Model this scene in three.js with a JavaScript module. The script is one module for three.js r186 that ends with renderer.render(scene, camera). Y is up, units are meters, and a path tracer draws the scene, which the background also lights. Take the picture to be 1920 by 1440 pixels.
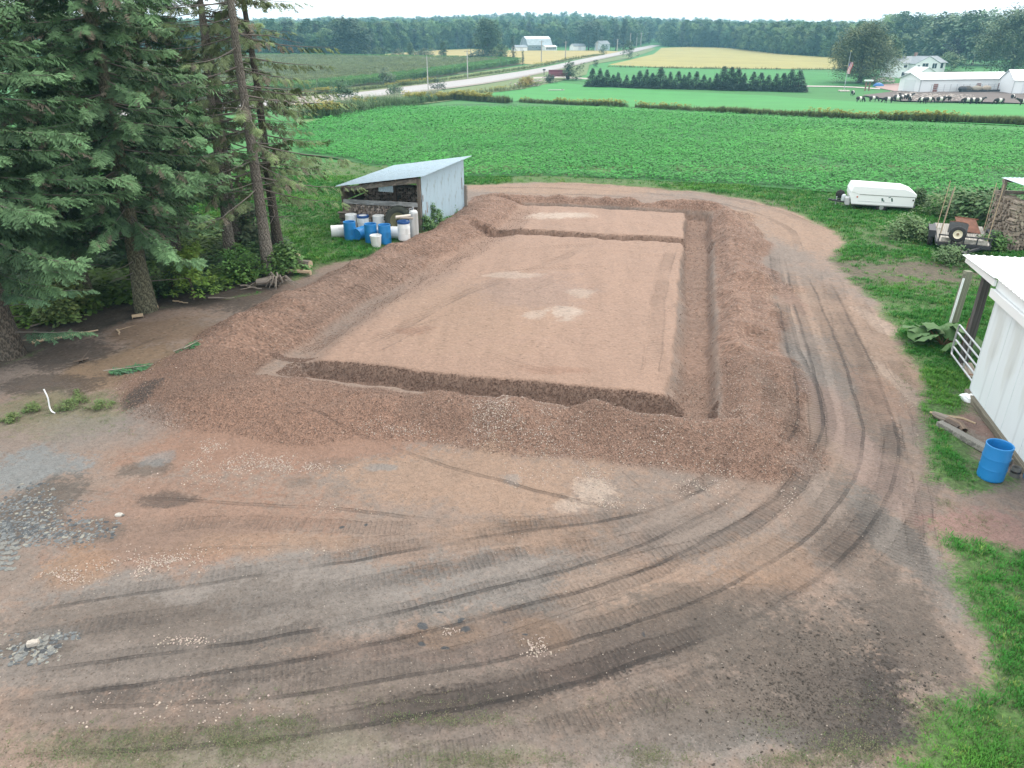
import * as THREE from 'three';
import { mergeGeometries } from 'three/addons/utils/BufferGeometryUtils.js';
import { RoundedBoxGeometry } from 'three/addons/geometries/RoundedBoxGeometry.js';
import { MarchingCubes } from 'three/addons/objects/MarchingCubes.js';

// ------------------------------------------------------------------ camera, sky, sun, exposure
const scene = new THREE.Scene();
const F = 1378, TAN = 0.475, CAM_H = 8.5;                 // focal length in photo pixels, tangent of the downward pitch, height
const CP = 1 / Math.hypot(1, TAN), SP = TAN * CP;
const camera = new THREE.PerspectiveCamera(2 * Math.atan(720 / F) * 180 / Math.PI, 4 / 3, 0.3, 6000);
camera.position.set(0, CAM_H, 0);
camera.rotation.x = -Math.atan(TAN);
camera.updateMatrixWorld();
scene.add(camera);
const renderer = new THREE.WebGLRenderer({ antialias: true });
renderer.toneMapping = THREE.LinearToneMapping;
renderer.toneMappingExposure = 1.18;
renderer.shadowMap.enabled = true;

function seeded(a) { return () => { a |= 0; a = a + 0x6D2B79F5 | 0; let t = Math.imul(a ^ a >>> 15, 1 | a); t = t + Math.imul(t ^ t >>> 7, 61 | t) ^ t; return ((t ^ t >>> 14) >>> 0) / 4294967296; }; }
const NT = new Float32Array(65536); { const r = seeded(77); for (let i = 0; i < 65536; i++) NT[i] = r(); }
function vn(x, y) {                                        // value noise 0..1
  const xi = Math.floor(x), yi = Math.floor(y); let fx = x - xi, fy = y - yi;
  fx = fx * fx * (3 - 2 * fx); fy = fy * fy * (3 - 2 * fy);
  const a = (yi & 255) << 8, b = ((yi + 1) & 255) << 8, c = xi & 255, d = (xi + 1) & 255;
  const p = NT[a | c], q = NT[a | d], r = NT[b | c], s = NT[b | d];
  return p + (q - p) * fx + (r - p) * fy + (p - q - r + s) * fx * fy;
}
function fbm(x, y, o = 4) { let s = 0, a = .5, t = 0; for (let i = 0; i < o; i++) { s += a * vn(x, y); t += a; x = x * 2.03 + 17.3; y = y * 2.03 + 9.1; a *= .5; } return s / t; }
const ss = (a, b, x) => { x = (x - a) / (b - a); x = x < 0 ? 0 : x > 1 ? 1 : x; return x * x * (3 - 2 * x); };
const clamp = (x, a, b) => x < a ? a : x > b ? b : x;
const lerp = (a, b, t) => a + (b - a) * t;
const D2R = Math.PI / 180;

{ // even overcast sky, brighter towards the zenith
  const w = 512, h = 256, px = new Float32Array(w * h * 4);
  for (let j = 0; j < h; j++) for (let i = 0; i < w; i++) {
    const el = ((j + .5) / h - .5) * Math.PI, az = i / w * Math.PI * 2, s = Math.max(0, Math.sin(el));
    const cx = Math.cos(az) * 3, cz = Math.sin(az) * 3;
    const n = fbm(cx * (1 - s) + 40 + s * 2, cz * (1 - s) + 40 + el * 4, 4) - .5;
    const L = 1.6 * (1 + .3 * s) * (1 + .16 * n), k = (j * w + i) * 4;
    px[k] = L * .985; px[k + 1] = L * 1.0; px[k + 2] = L * 1.01; px[k + 3] = 1;
    if (el < 0) { px[k] = .5; px[k + 1] = .55; px[k + 2] = .55; }
  }
  const t = new THREE.DataTexture(px, w, h, THREE.RGBAFormat, THREE.FloatType);
  t.mapping = THREE.EquirectangularReflectionMapping; t.magFilter = t.minFilter = THREE.LinearFilter; t.needsUpdate = true;
  scene.background = t; scene.environment = t;
}
const sun = new THREE.DirectionalLight(0xfff0dc, 1.5);
sun.position.set(45, 75, -65);                             // behind the site, a little to the right, veiled by cloud
sun.target.position.set(0, 0, -25);
sun.castShadow = true; sun.shadow.radius = 30;
sun.shadow.mapSize.set(2048, 2048);
Object.assign(sun.shadow.camera, { left: -70, right: 70, top: 70, bottom: -70, near: 1, far: 260 });
scene.add(sun, sun.target);
scene.fog = new THREE.FogExp2(0x8cc4dc, 0.00038);

// ------------------------------------------------------------------ naming and tagging
const used = {};
function numbered(n) { const k = used[n] = (used[n] ?? -1) + 1; return k ? n + '_' + String(k).padStart(3, '0') : n; }
function tag(o, label, category, group, kind) { if (label) o.userData.label = label; if (category) o.userData.category = category; if (group) o.userData.group = group; if (kind) o.userData.kind = kind; return o; }
function thing(name, label, category, pos = [0, 0, 0], turn = 0, group) {
  const o = new THREE.Group(); o.name = numbered(name); o.position.set(...pos); o.rotation.y = turn; scene.add(o); return tag(o, label, category, group);
}
function part(name, geo, mat, parent, label) {
  if (Array.isArray(geo)) geo = merge(geo);
  const m = new THREE.Mesh(geo, mat); m.name = parent === scene ? numbered(name) : name; m.castShadow = m.receiveShadow = true; parent.add(m);
  if (label) m.userData.label = label; return m;
}
function merge(list) { return mergeGeometries(list.map(g => { g = g.index ? g.toNonIndexed() : g; for (const k of Object.keys(g.attributes)) if (!['position', 'normal', 'uv'].includes(k)) g.deleteAttribute(k); return g; })); }
function copies(name, geo, mat, parent, list, label, stuff = true) {     // list of [Matrix4, Color?]
  const m = new THREE.InstancedMesh(geo, mat, list.length); m.name = parent === scene ? numbered(name) : name;
  list.forEach(([x, c], i) => { m.setMatrixAt(i, x); if (c) m.setColorAt(i, c); });
  m.castShadow = m.receiveShadow = true; parent.add(m); if (stuff) m.userData.kind = 'stuff'; if (label) m.userData.label = label; return m;
}
const _p = new THREE.Vector3(), _q = new THREE.Quaternion(), _s = new THREE.Vector3(), _e = new THREE.Euler();
function mat4(x, y, z, sx = 1, sy = sx, sz = sx, rx = 0, ry = 0, rz = 0, order = 'YXZ') { return new THREE.Matrix4().compose(_p.set(x, y, z), _q.setFromEuler(_e.set(rx, ry, rz, order)), _s.set(sx, sy, sz)); }
const col = (r, g, b) => new THREE.Color().setRGB(r, g, b);
const ORD = 'first second third fourth fifth sixth seventh eighth ninth tenth eleventh twelfth thirteenth fourteenth fifteenth sixteenth seventeenth eighteenth nineteenth twentieth twenty-first twenty-second twenty-third twenty-fourth twenty-fifth twenty-sixth twenty-seventh twenty-eighth twenty-ninth thirtieth'.split(' ');

// ------------------------------------------------------------------ from a point seen in the photograph to the ground
const PROF = [[-200, 0], [20, 0], [50, 0], [70, -.35], [115, -1.8], [180, -4.7], [240, -5.2], [300, -4.3], [400, -2.6], [520, -1.5], [650, .3], [800, 2], [1000, 5], [1300, 9], [1700, 13], [2600, 16], [6000, 16]];
function prof(d) {
  let i = 1; while (i < PROF.length - 2 && PROF[i + 1][0] < d) i++;
  const [x0, y0] = PROF[i - 1], [x1, y1] = PROF[i], [x2, y2] = PROF[i + 1], [x3, y3] = PROF[Math.min(i + 2, PROF.length - 1)];
  if (d <= x1) return y1; const t = Math.min(1, (d - x1) / (x2 - x1)), L = x2 - x1, m1 = (y2 - y0) / (x2 - x0) * L, m2 = (x3 > x1 ? (y3 - y1) / (x3 - x1) : 0) * L, t2 = t * t, t3 = t2 * t;
  return (2 * t3 - 3 * t2 + 1) * y1 + (t3 - 2 * t2 + t) * m1 + (-2 * t3 + 3 * t2) * y2 + (t3 - t2) * m2;
}
function land(X, d) { const far = ss(600, 1100, d); if (d < 600) return prof(d); return prof(d) + far * (fbm(X / 260 + 7, d / 400, 3) - .5) * 16 + 8 * ss(640, 950, d) * Math.exp(-(((X / d - .02) / .16) ** 2)) + 4 * far * ss(-.1, -.5, X / d); }
function G(px, py, h = 0) { const y = (py - 720) / F, z = (CAM_H - h) / (SP + y * CP); return [(px - 960) / F * z, z * (CP - y * SP)]; }
function GT(px, py, h = 0) {                               // on the rolling land
  const x = (px - 960) / F, y = (py - 720) / F, dn = SP + y * CP, fw = CP - y * SP;
  let z = 8, st = .4;
  for (; z < 3000; z += st) { st = Math.max(.4, z * .01); if (CAM_H - z * dn <= land(x * z, z * fw) + h) { let a = z - st, b = z; for (let k = 0; k < 24; k++) { const m = (a + b) / 2; if (CAM_H - m * dn <= land(x * m, m * fw) + h) b = m; else a = m; } z = b; break; } }
  return [x * z, z * fw, z];
}
const PA = 13.28 * D2R, PC = Math.cos(PA), PS = Math.sin(PA);      // the excavation's own axes: u across, v away
const UV = (X, d) => [X * PC - d * PS, X * PS + d * PC];
const XD = (u, v) => [u * PC + v * PS, -u * PS + v * PC];

// ------------------------------------------------------------------ textures and materials
function tex(n, m, fn, srgb = true, rep = true) {           // fn(i/n, j/m) -> [r, g, b] in 0..1 linear when srgb
  const a = new Uint8Array(n * m * 4);
  for (let j = 0; j < m; j++) for (let i = 0; i < n; i++) { const c = fn(i / n, j / m), k = (j * n + i) * 4; for (let q = 0; q < 3; q++) a[k + q] = srgb ? enc(c[q]) : clamp(c[q], 0, 1) * 255; a[k + 3] = 255; }
  return dtex(a, n, m, srgb, rep);
}
function dtex(a, n, m, srgb, rep) { const t = new THREE.DataTexture(a, n, m); t.magFilter = THREE.LinearFilter; t.minFilter = THREE.LinearMipmapLinearFilter; t.generateMipmaps = true; if (rep) t.wrapS = t.wrapT = THREE.RepeatWrapping; if (srgb) t.colorSpace = THREE.SRGBColorSpace; t.needsUpdate = true; return t; }
const ENC = new Uint8Array(4097); for (let i = 0; i <= 4096; i++) { const c = i / 4096; ENC[i] = Math.round(255 * (c <= .0031308 ? 12.92 * c : 1.055 * Math.pow(c, 1 / 2.4) - .055)); }
const enc = c => ENC[c <= 0 ? 0 : c >= 1 ? 4096 : (c * 4096) | 0];
function tn(x, y, p, o = 4) { let s = 0, a = .5, t = 0; for (let i = 0; i < o; i++) { // tiling fbm, period p cells
  const X = x * p, Y = y * p, xi = Math.floor(X), yi = Math.floor(Y); let fx = X - xi, fy = Y - yi; fx = fx * fx * (3 - 2 * fx); fy = fy * fy * (3 - 2 * fy);
  const g = (u, v) => NT[((((v % p) + p) % p * 131 + i * 57) & 255) << 8 | ((((u % p) + p) % p * 37 + i * 91) & 255)];
  s += a * lerp(lerp(g(xi, yi), g(xi + 1, yi), fx), lerp(g(xi, yi + 1), g(xi + 1, yi + 1), fx), fy); t += a; a *= .5; p *= 2; } return s / t; }
function mulTex(lo, hi, p, o = 4, ax = 1, ay = 1) { return tex(256, 256, (x, y) => { const n = ss(.25, .75, ax === ay ? tn(x, y, p, o) : tnA(x, y, p * ax, p * ay, o)), v = lerp(lo, hi, n); return [v, v, v]; }); }
function tnA(x, y, px, py, o) { let s = 0, a = .5, t = 0; for (let i = 0; i < o; i++) { const X = x * px, Y = y * py, xi = Math.floor(X), yi = Math.floor(Y); let fx = X - xi, fy = Y - yi; fx = fx * fx * (3 - 2 * fx); fy = fy * fy * (3 - 2 * fy);
  const g = (u, v) => NT[((((v % py) + py) % py * 131 + i * 57) & 255) << 8 | ((((u % px) + px) % px * 37 + i * 91) & 255)];
  s += a * lerp(lerp(g(xi, yi), g(xi + 1, yi), fx), lerp(g(xi, yi + 1), g(xi + 1, yi + 1), fx), fy); t += a; a *= .5; px *= 2; py *= 2; } return s / t; }
const TX = {
  grain: mulTex(.72, 1, 8, 5), streak: mulTex(.8, 1, 6, 4, 4, 1), wood: mulTex(.5, 1, 3, 5, 6, 1), bark: tex(256, 512, (x, y) => { const n = tnA(x, y, 10, 8, 4), f = ss(.35, .6, n), k = tnA(x + .3, y, 5, 5, 4); return [lerp(.35, 1, f) * lerp(.75, 1, k), lerp(.33, .96, f) * lerp(.78, 1, k), lerp(.3, .9, f) * lerp(.8, 1, k)]; }),
  barkB: tex(256, 512, (x, y) => { const n = tnA(x, y, 10, 8, 4); return [n, n, n]; }, false),
  dirtyWhite: tex(256, 256, (x, y) => { const a = ss(.5, .85, tnA(x, y, 12, 2, 4)), b = ss(.55, .8, tn(x, y, 5, 5)); const v = 1 - .16 * a - .14 * b; return [v, v * (1 - .02 * b), v * (1 - .06 * b)]; }),
  field: tex(512, 512, (x, y) => { const a = tn(x, y, 6, 6), b = tnA(x, y, 4, 40, 3), c = NT[((x * 512 | 0) * 7 + (y * 512 | 0) * 613) & 65535]; const v = .62 + .3 * a + .2 * b + .12 * c; return [v, v, v]; }),
};
function mat(c, rough = .9, o = {}) {
  const m = new THREE.MeshStandardMaterial({ roughness: rough, metalness: o.metal ?? 0, side: o.side ?? THREE.FrontSide, flatShading: !!o.flat });
  if (typeof c === 'number') m.color.set(c); else m.color.setRGB(...c);
  if (o.map) { m.map = o.rep ? rep(o.map, ...o.rep) : o.map; }
  if (o.bump) { m.bumpMap = o.rep ? rep(o.bump, ...o.rep) : o.bump; m.bumpScale = o.bs ?? .01; }
  return m;
}
function rep(t, x, y = x) { const c = t.clone(); c.repeat.set(x, y); c.needsUpdate = true; return c; }
function leafMat(c, tr = .25) { const m = new THREE.MeshPhysicalMaterial({ roughness: .75, side: THREE.DoubleSide }); m.color.setRGB(...c); return m; }

// ------------------------------------------------------------------ small geometry helpers
function bx(w, h, d, x = 0, y = 0, z = 0, rx = 0, ry = 0, rz = 0, r = 0) { const g = r ? new RoundedBoxGeometry(w, h, d, 2, r) : new THREE.BoxGeometry(w, h, d); g.applyMatrix4(mat4(x, y, z, 1, 1, 1, rx, ry, rz)); return g; }
function cyl(r0, r1, h, x, y, z, n = 12, rx = 0, ry = 0, rz = 0, open = false) { const g = new THREE.CylinderGeometry(r1, r0, h, n, 1, open); g.applyMatrix4(mat4(x, y, z, 1, 1, 1, rx, ry, rz)); return g; }
function tube(pts, r, n = 6, seg) { const v = pts.map(p => new THREE.Vector3(...p)); return new THREE.TubeGeometry(v.length === 2 ? new THREE.LineCurve3(v[0], v[1]) : new THREE.CatmullRomCurve3(v), seg ?? Math.max(1, (v.length - 1) * 3), r, n); }
function lathe(p, n = 24) { return new THREE.LatheGeometry(p.map(a => new THREE.Vector2(a[0], a[1])), n); }
function beam(a, b, w, h) { // square timber from a to b
  const A = new THREE.Vector3(...a), B = new THREE.Vector3(...b), L = A.distanceTo(B), g = new THREE.BoxGeometry(w, h, L);
  const m = new THREE.Matrix4().lookAt(A, B, Math.abs(B.y - A.y) > .95 * L ? new THREE.Vector3(0, 0, 1) : new THREE.Vector3(0, 1, 0)); m.setPosition(A.add(B).multiplyScalar(.5)); g.applyMatrix4(m); return g;
}
function taperTube(pts, n = 7) { // pts: [x, y, z, r]
  const pos = [], uv = [], idx = []; let L = 0;
  pts.forEach((p, i) => {
    const a = pts[Math.max(0, i - 1)], b = pts[Math.min(pts.length - 1, i + 1)], t = new THREE.Vector3(b[0] - a[0], b[1] - a[1], b[2] - a[2]).normalize();
    const s = new THREE.Vector3().crossVectors(t, Math.abs(t.y) > .9 ? new THREE.Vector3(1, 0, 0) : new THREE.Vector3(0, 1, 0)).normalize(), w = new THREE.Vector3().crossVectors(t, s);
    if (i) L += Math.hypot(p[0] - pts[i - 1][0], p[1] - pts[i - 1][1], p[2] - pts[i - 1][2]);
    for (let k = 0; k <= n; k++) { const q = k / n * Math.PI * 2, c = Math.cos(q) * p[3], d = Math.sin(q) * p[3]; pos.push(p[0] + s.x * c + w.x * d, p[1] + s.y * c + w.y * d, p[2] + s.z * c + w.z * d); uv.push(k / n, L); }
    if (i) for (let k = 0; k < n; k++) { const o = (i - 1) * (n + 1) + k; idx.push(o, o + 1, o + n + 1, o + 1, o + n + 2, o + n + 1); }
  });
  const g = new THREE.BufferGeometry(); g.setAttribute('position', new THREE.Float32BufferAttribute(pos, 3)); g.setAttribute('uv', new THREE.Float32BufferAttribute(uv, 2)); g.setIndex(idx); g.computeVertexNormals(); return g;
}
function tris(list) { const g = new THREE.BufferGeometry(), n = list.length / 3; g.setAttribute('position', new THREE.Float32BufferAttribute(list, 3)); g.setAttribute('uv', new THREE.Float32BufferAttribute(new Float32Array(n * 2), 2)); g.computeVertexNormals(); return g; }
// ------------------------------------------------------------------ GROUND near the camera
const W = (...px) => px.map(p => G(p[0], p[1]));
function sdPoly(P, x, y) { // negative inside
  let d = 1e9, s = 1;
  for (let i = 0, j = P.length - 1; i < P.length; j = i++) {
    const ex = P[j][0] - P[i][0], ey = P[j][1] - P[i][1], wx = x - P[i][0], wy = y - P[i][1], t = clamp((wx * ex + wy * ey) / (ex * ex + ey * ey), 0, 1), bx_ = wx - ex * t, by = wy - ey * t;
    d = Math.min(d, bx_ * bx_ + by * by);
    const c1 = y >= P[i][1], c2 = y < P[j][1], c3 = ex * wy > ey * wx; if ((c1 && c2 && c3) || (!c1 && !c2 && !c3)) s = -s;
  }
  return s * Math.sqrt(d);
}
const inPoly = (P, x, y) => sdPoly(P, x, y) < 0;
class Field { constructor(fn, x0, x1, y0, y1, st) { Object.assign(this, { x0, y0, st, nx: Math.ceil((x1 - x0) / st) + 2, ny: Math.ceil((y1 - y0) / st) + 2 }); this.a = new Float32Array(this.nx * this.ny); for (let j = 0; j < this.ny; j++) for (let i = 0; i < this.nx; i++) this.a[j * this.nx + i] = fn(x0 + i * st, y0 + j * st); }
  at(x, y) { x = clamp((x - this.x0) / this.st, 0, this.nx - 1.001); y = clamp((y - this.y0) / this.st, 0, this.ny - 1.001); const i = x | 0, j = y | 0, k = j * this.nx + i; x -= i; y -= j; return lerp(lerp(this.a[k], this.a[k + 1], x), lerp(this.a[k + this.nx], this.a[k + this.nx + 1], x), y); } }
const XW = 37, DN = 1.88, DM = 19.48, DF = 56;
const P_DIRT = W([-300, 705], [0, 690], [100, 645], [230, 603], [290, 578], [400, 563], [480, 548], [560, 522], [640, 492], [705, 483], [742, 463], [790, 446], [840, 420], [868, 380], [862, 349], [1000, 342], [1150, 347], [1300, 359], [1400, 374], [1480, 396], [1555, 432], [1576, 452], [1556, 488], [1590, 524], [1640, 565], [1668, 610], [1690, 655], [1716, 700], [1730, 745], [1734, 800], [1737, 860], [1752, 900], [1810, 930], [1868, 926], [1900, 900], [1832, 862], [1808, 812], [1794, 775], [1822, 752], [2200, 1100], [2050, 1060], [1920, 1030], [1850, 1010], [1750, 985], [1746, 1010], [1766, 1045], [1792, 1110], [1784, 1135], [1794, 1165], [1834, 1203], [1848, 1255], [1790, 1280], [1768, 1320], [1752, 1395], [1690, 1440]).concat([[5.2, 0], [-34, 0]]);
const P_FOREST = W([-400, 760], [0, 690], [100, 648], [230, 606], [290, 582], [400, 566], [480, 551], [545, 528], [560, 505], [520, 492], [440, 462], [380, 440], [300, 400], [100, 400], [-600, 400]);
const fDirt = new Field((x, y) => sdPoly(P_DIRT, x, y), -XW, XW, DN, DF, .16);
const fForest = new Field((x, y) => sdPoly(P_FOREST, x, y), -XW, XW, DN, DF, .2);
const edgeN = (X, d) => (fbm(X * .9 + 3, d * .9, 3) - .5) * .7 + (fbm(X * 4, d * 4 + 5, 2) - .5) * .3;
// heaps of dug gravel: [px, py of the crest, height, radius along u, radius across]
const HEAPS = [[960, 757, .55, 1.05, .9], [700, 742, .34, 1.1, .8], [835, 740, .3, .8, .7], [1130, 757, .38, .8, .75], [1250, 778, .42, 1.0, .8], [560, 752, .36, 1.1, .8], [430, 722, .42, 1.3, .9], [330, 712, .3, 1.2, .9], [1390, 790, .3, 1.1, .9], [1360, 402, .45, 1.0, 1.6], [1400, 430, .35, 1.0, 1.4], [1440, 505, .3, 1.2, .7], [745, 452, .34, .7, .6], [660, 492, .3, .9, .9], [545, 545, .3, 1.2, 1.1], [460, 590, .34, 1.3, 1.1]].map(([x, y, h, a, b]) => [...UV(...G(x, y, .7)), h, a, b]);
const LC = [[905, 372], [868, 398], [800, 432], [745, 455], [660, 497], [560, 541], [470, 588], [400, 632], [330, 676]].map(p => UV(...G(p[0], p[1], .75))).sort((a, b) => a[1] - b[1]);
function leftCrest(v) { let i = 0; while (i < LC.length - 2 && LC[i + 1][1] < v) i++; const t = clamp((v - LC[i][1]) / (LC[i + 1][1] - LC[i][1]), -.3, 1.3); return lerp(LC[i][0], LC[i + 1][0], ss(0, 1, t) * .5 + t * .5); }
function dig(X, d) { // [height, trench, berm, pad]
  let [u, v] = UV(X, d);
  if (u < -19 || u > 8 || v < 9 || v > 46) return [0, 0, 0, 0];
  const w1 = fbm(X * .8 + 11, d * .8 + 31, 3) - .5, w2 = fbm(X * 3.1, d * 3.1 + 50, 3) - .5;
  const u0 = u, v0 = v; u += w1 * .22 + w2 * .12; v += (fbm(X * .8 + 71, d * .8, 3) - .5) * .2 + (fbm(X * 2.6 + 9, d * 2.6, 2) - .5) * .16;
  const pad = ss(-10.7, -9.5, u) * (1 - ss(-.05, .05, u)) * ss(17.4, 17.6, v) * (1 - ss(39.6, 39.8, v));
  // trenches
  const inn = lerp(.5, .16, ss(24, 35, v));
  let tr = ss(-.04, inn, u) * (1 - ss(1.06, 1.32, u)) * ss(16.35, 16.8, v) * (1 - ss(40.2, 40.5, v));
  const lf = ss(-10.9, -9.7, u);
  tr = Math.max(tr, ss(16.45, 16.85, v) * (1 - ss(17.28, 17.62, v)) * lf * (1 - ss(1.0, 1.3, u)));
  tr = Math.max(tr, .92 * ss(33.2, 33.4, v) * (1 - ss(34.02, 34.16, v)) * ss(-10.1, -9.4, u) * (1 - ss(.9, 1.2, u)));
  tr = Math.max(tr, .8 * ss(39.7, 39.85, v) * (1 - ss(40.3, 40.5, v)) * ss(-11.2, -10.6, u) * (1 - ss(1.0, 1.3, u)));
  const lc = leftCrest(v0);
  const lt = ss(lc + .9, lc + 1.7, u) * (1 - ss(lc + 2.0, lc + 3.2, u)) * ss(17, 19, v) * (1 - ss(38, 40, v));
  // banks
  const hv = fbm(v * .55 + 3, 5, 3), hu = fbm(u * .5 + 9, 8, 3);
  let b = 0;
  { const crest = 1.95 + (hv - .5) * .5, toe = 3.75 + (hv - .5) * 1.2, along = ss(14.0, 16.2, v) * (1 - ss(39.2, 41.6, v));
    const s = u < crest ? ss(1.18, crest + .1, u) : Math.pow(1 - clamp((u - crest) / (toe - crest), 0, 1), 1.15);
    b = Math.max(b, s * along * (.42 + .5 * hv)); }
  { const crest = 15.35 + (hu - .5) * .4, s = v < crest ? Math.pow(clamp((v - 13.55) / (crest - 13.55), 0, 1), 1.2) : 1 - ss(crest, 16.6, v);
    b = Math.max(b, s * ss(-16, -11, u) * (1 - ss(1.6, 4.2, u)) * (.3 + .35 * hu)); }
  { const dx = u - lc, s = dx < 0 ? 1 - ss(0, 1.9, -dx) : 1 - ss(0, 1.9, dx), along = ss(13.5, 16, v) * (1 - ss(40.5, 41.5, v));
    b = Math.max(b, s * along * (.4 + .55 * fbm(v * .6 + 30, 2, 3))); }
  { const crest = 41.1, s = v < crest ? ss(40.4, crest, v) : 1 - ss(crest, 42.3, v); b = Math.max(b, s * ss(-12.5, -11, u) * (1 - ss(1.2, 2.6, u)) * (.25 + .55 * fbm(u * .95 + 2, 3, 2))); }
  let hp = 0; for (const [a, c, h, ra, rb] of HEAPS) { const q = ((u - a) / ra) ** 2 + ((v - c) / rb) ** 2; if (q < 6) hp += h * Math.exp(-q * 1.3); }
  const cut = 1 - ss(.05, .5, tr);
  b += hp * cut * 1.45;
  const bm = ss(.02, .13, b);
  b *= .66; let h = .1 * pad - .43 * tr - .16 * lt * (1 - bm) + b;
  // cleats, slumps and lumps
  h += bm * ((fbm(X * 1.1 + 40, d * 1.1, 3) - .5) * .28 + (fbm(X * 2.6, d * 2.6 + 8, 4) - .5) * .13 + (fbm(X * 9, d * 9, 3) - .5) * .05) * ss(.0, .3, b + .1);
  if (u > 1.4 && u < 4.2) h += bm * .07 * (vn(v * 2.6 + u * .25, u * .35) - .5) * 2 * ss(1.6, 2.4, u);
  h += tr * ((fbm(X * 5, d * 5, 3) - .5) * .2) * (1.3 - tr * .6) + pad * (fbm(X * 1.4, d * 1.4, 3) - .5) * .05;
  return [h, Math.max(tr, lt * .4), bm, pad];
}
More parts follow.
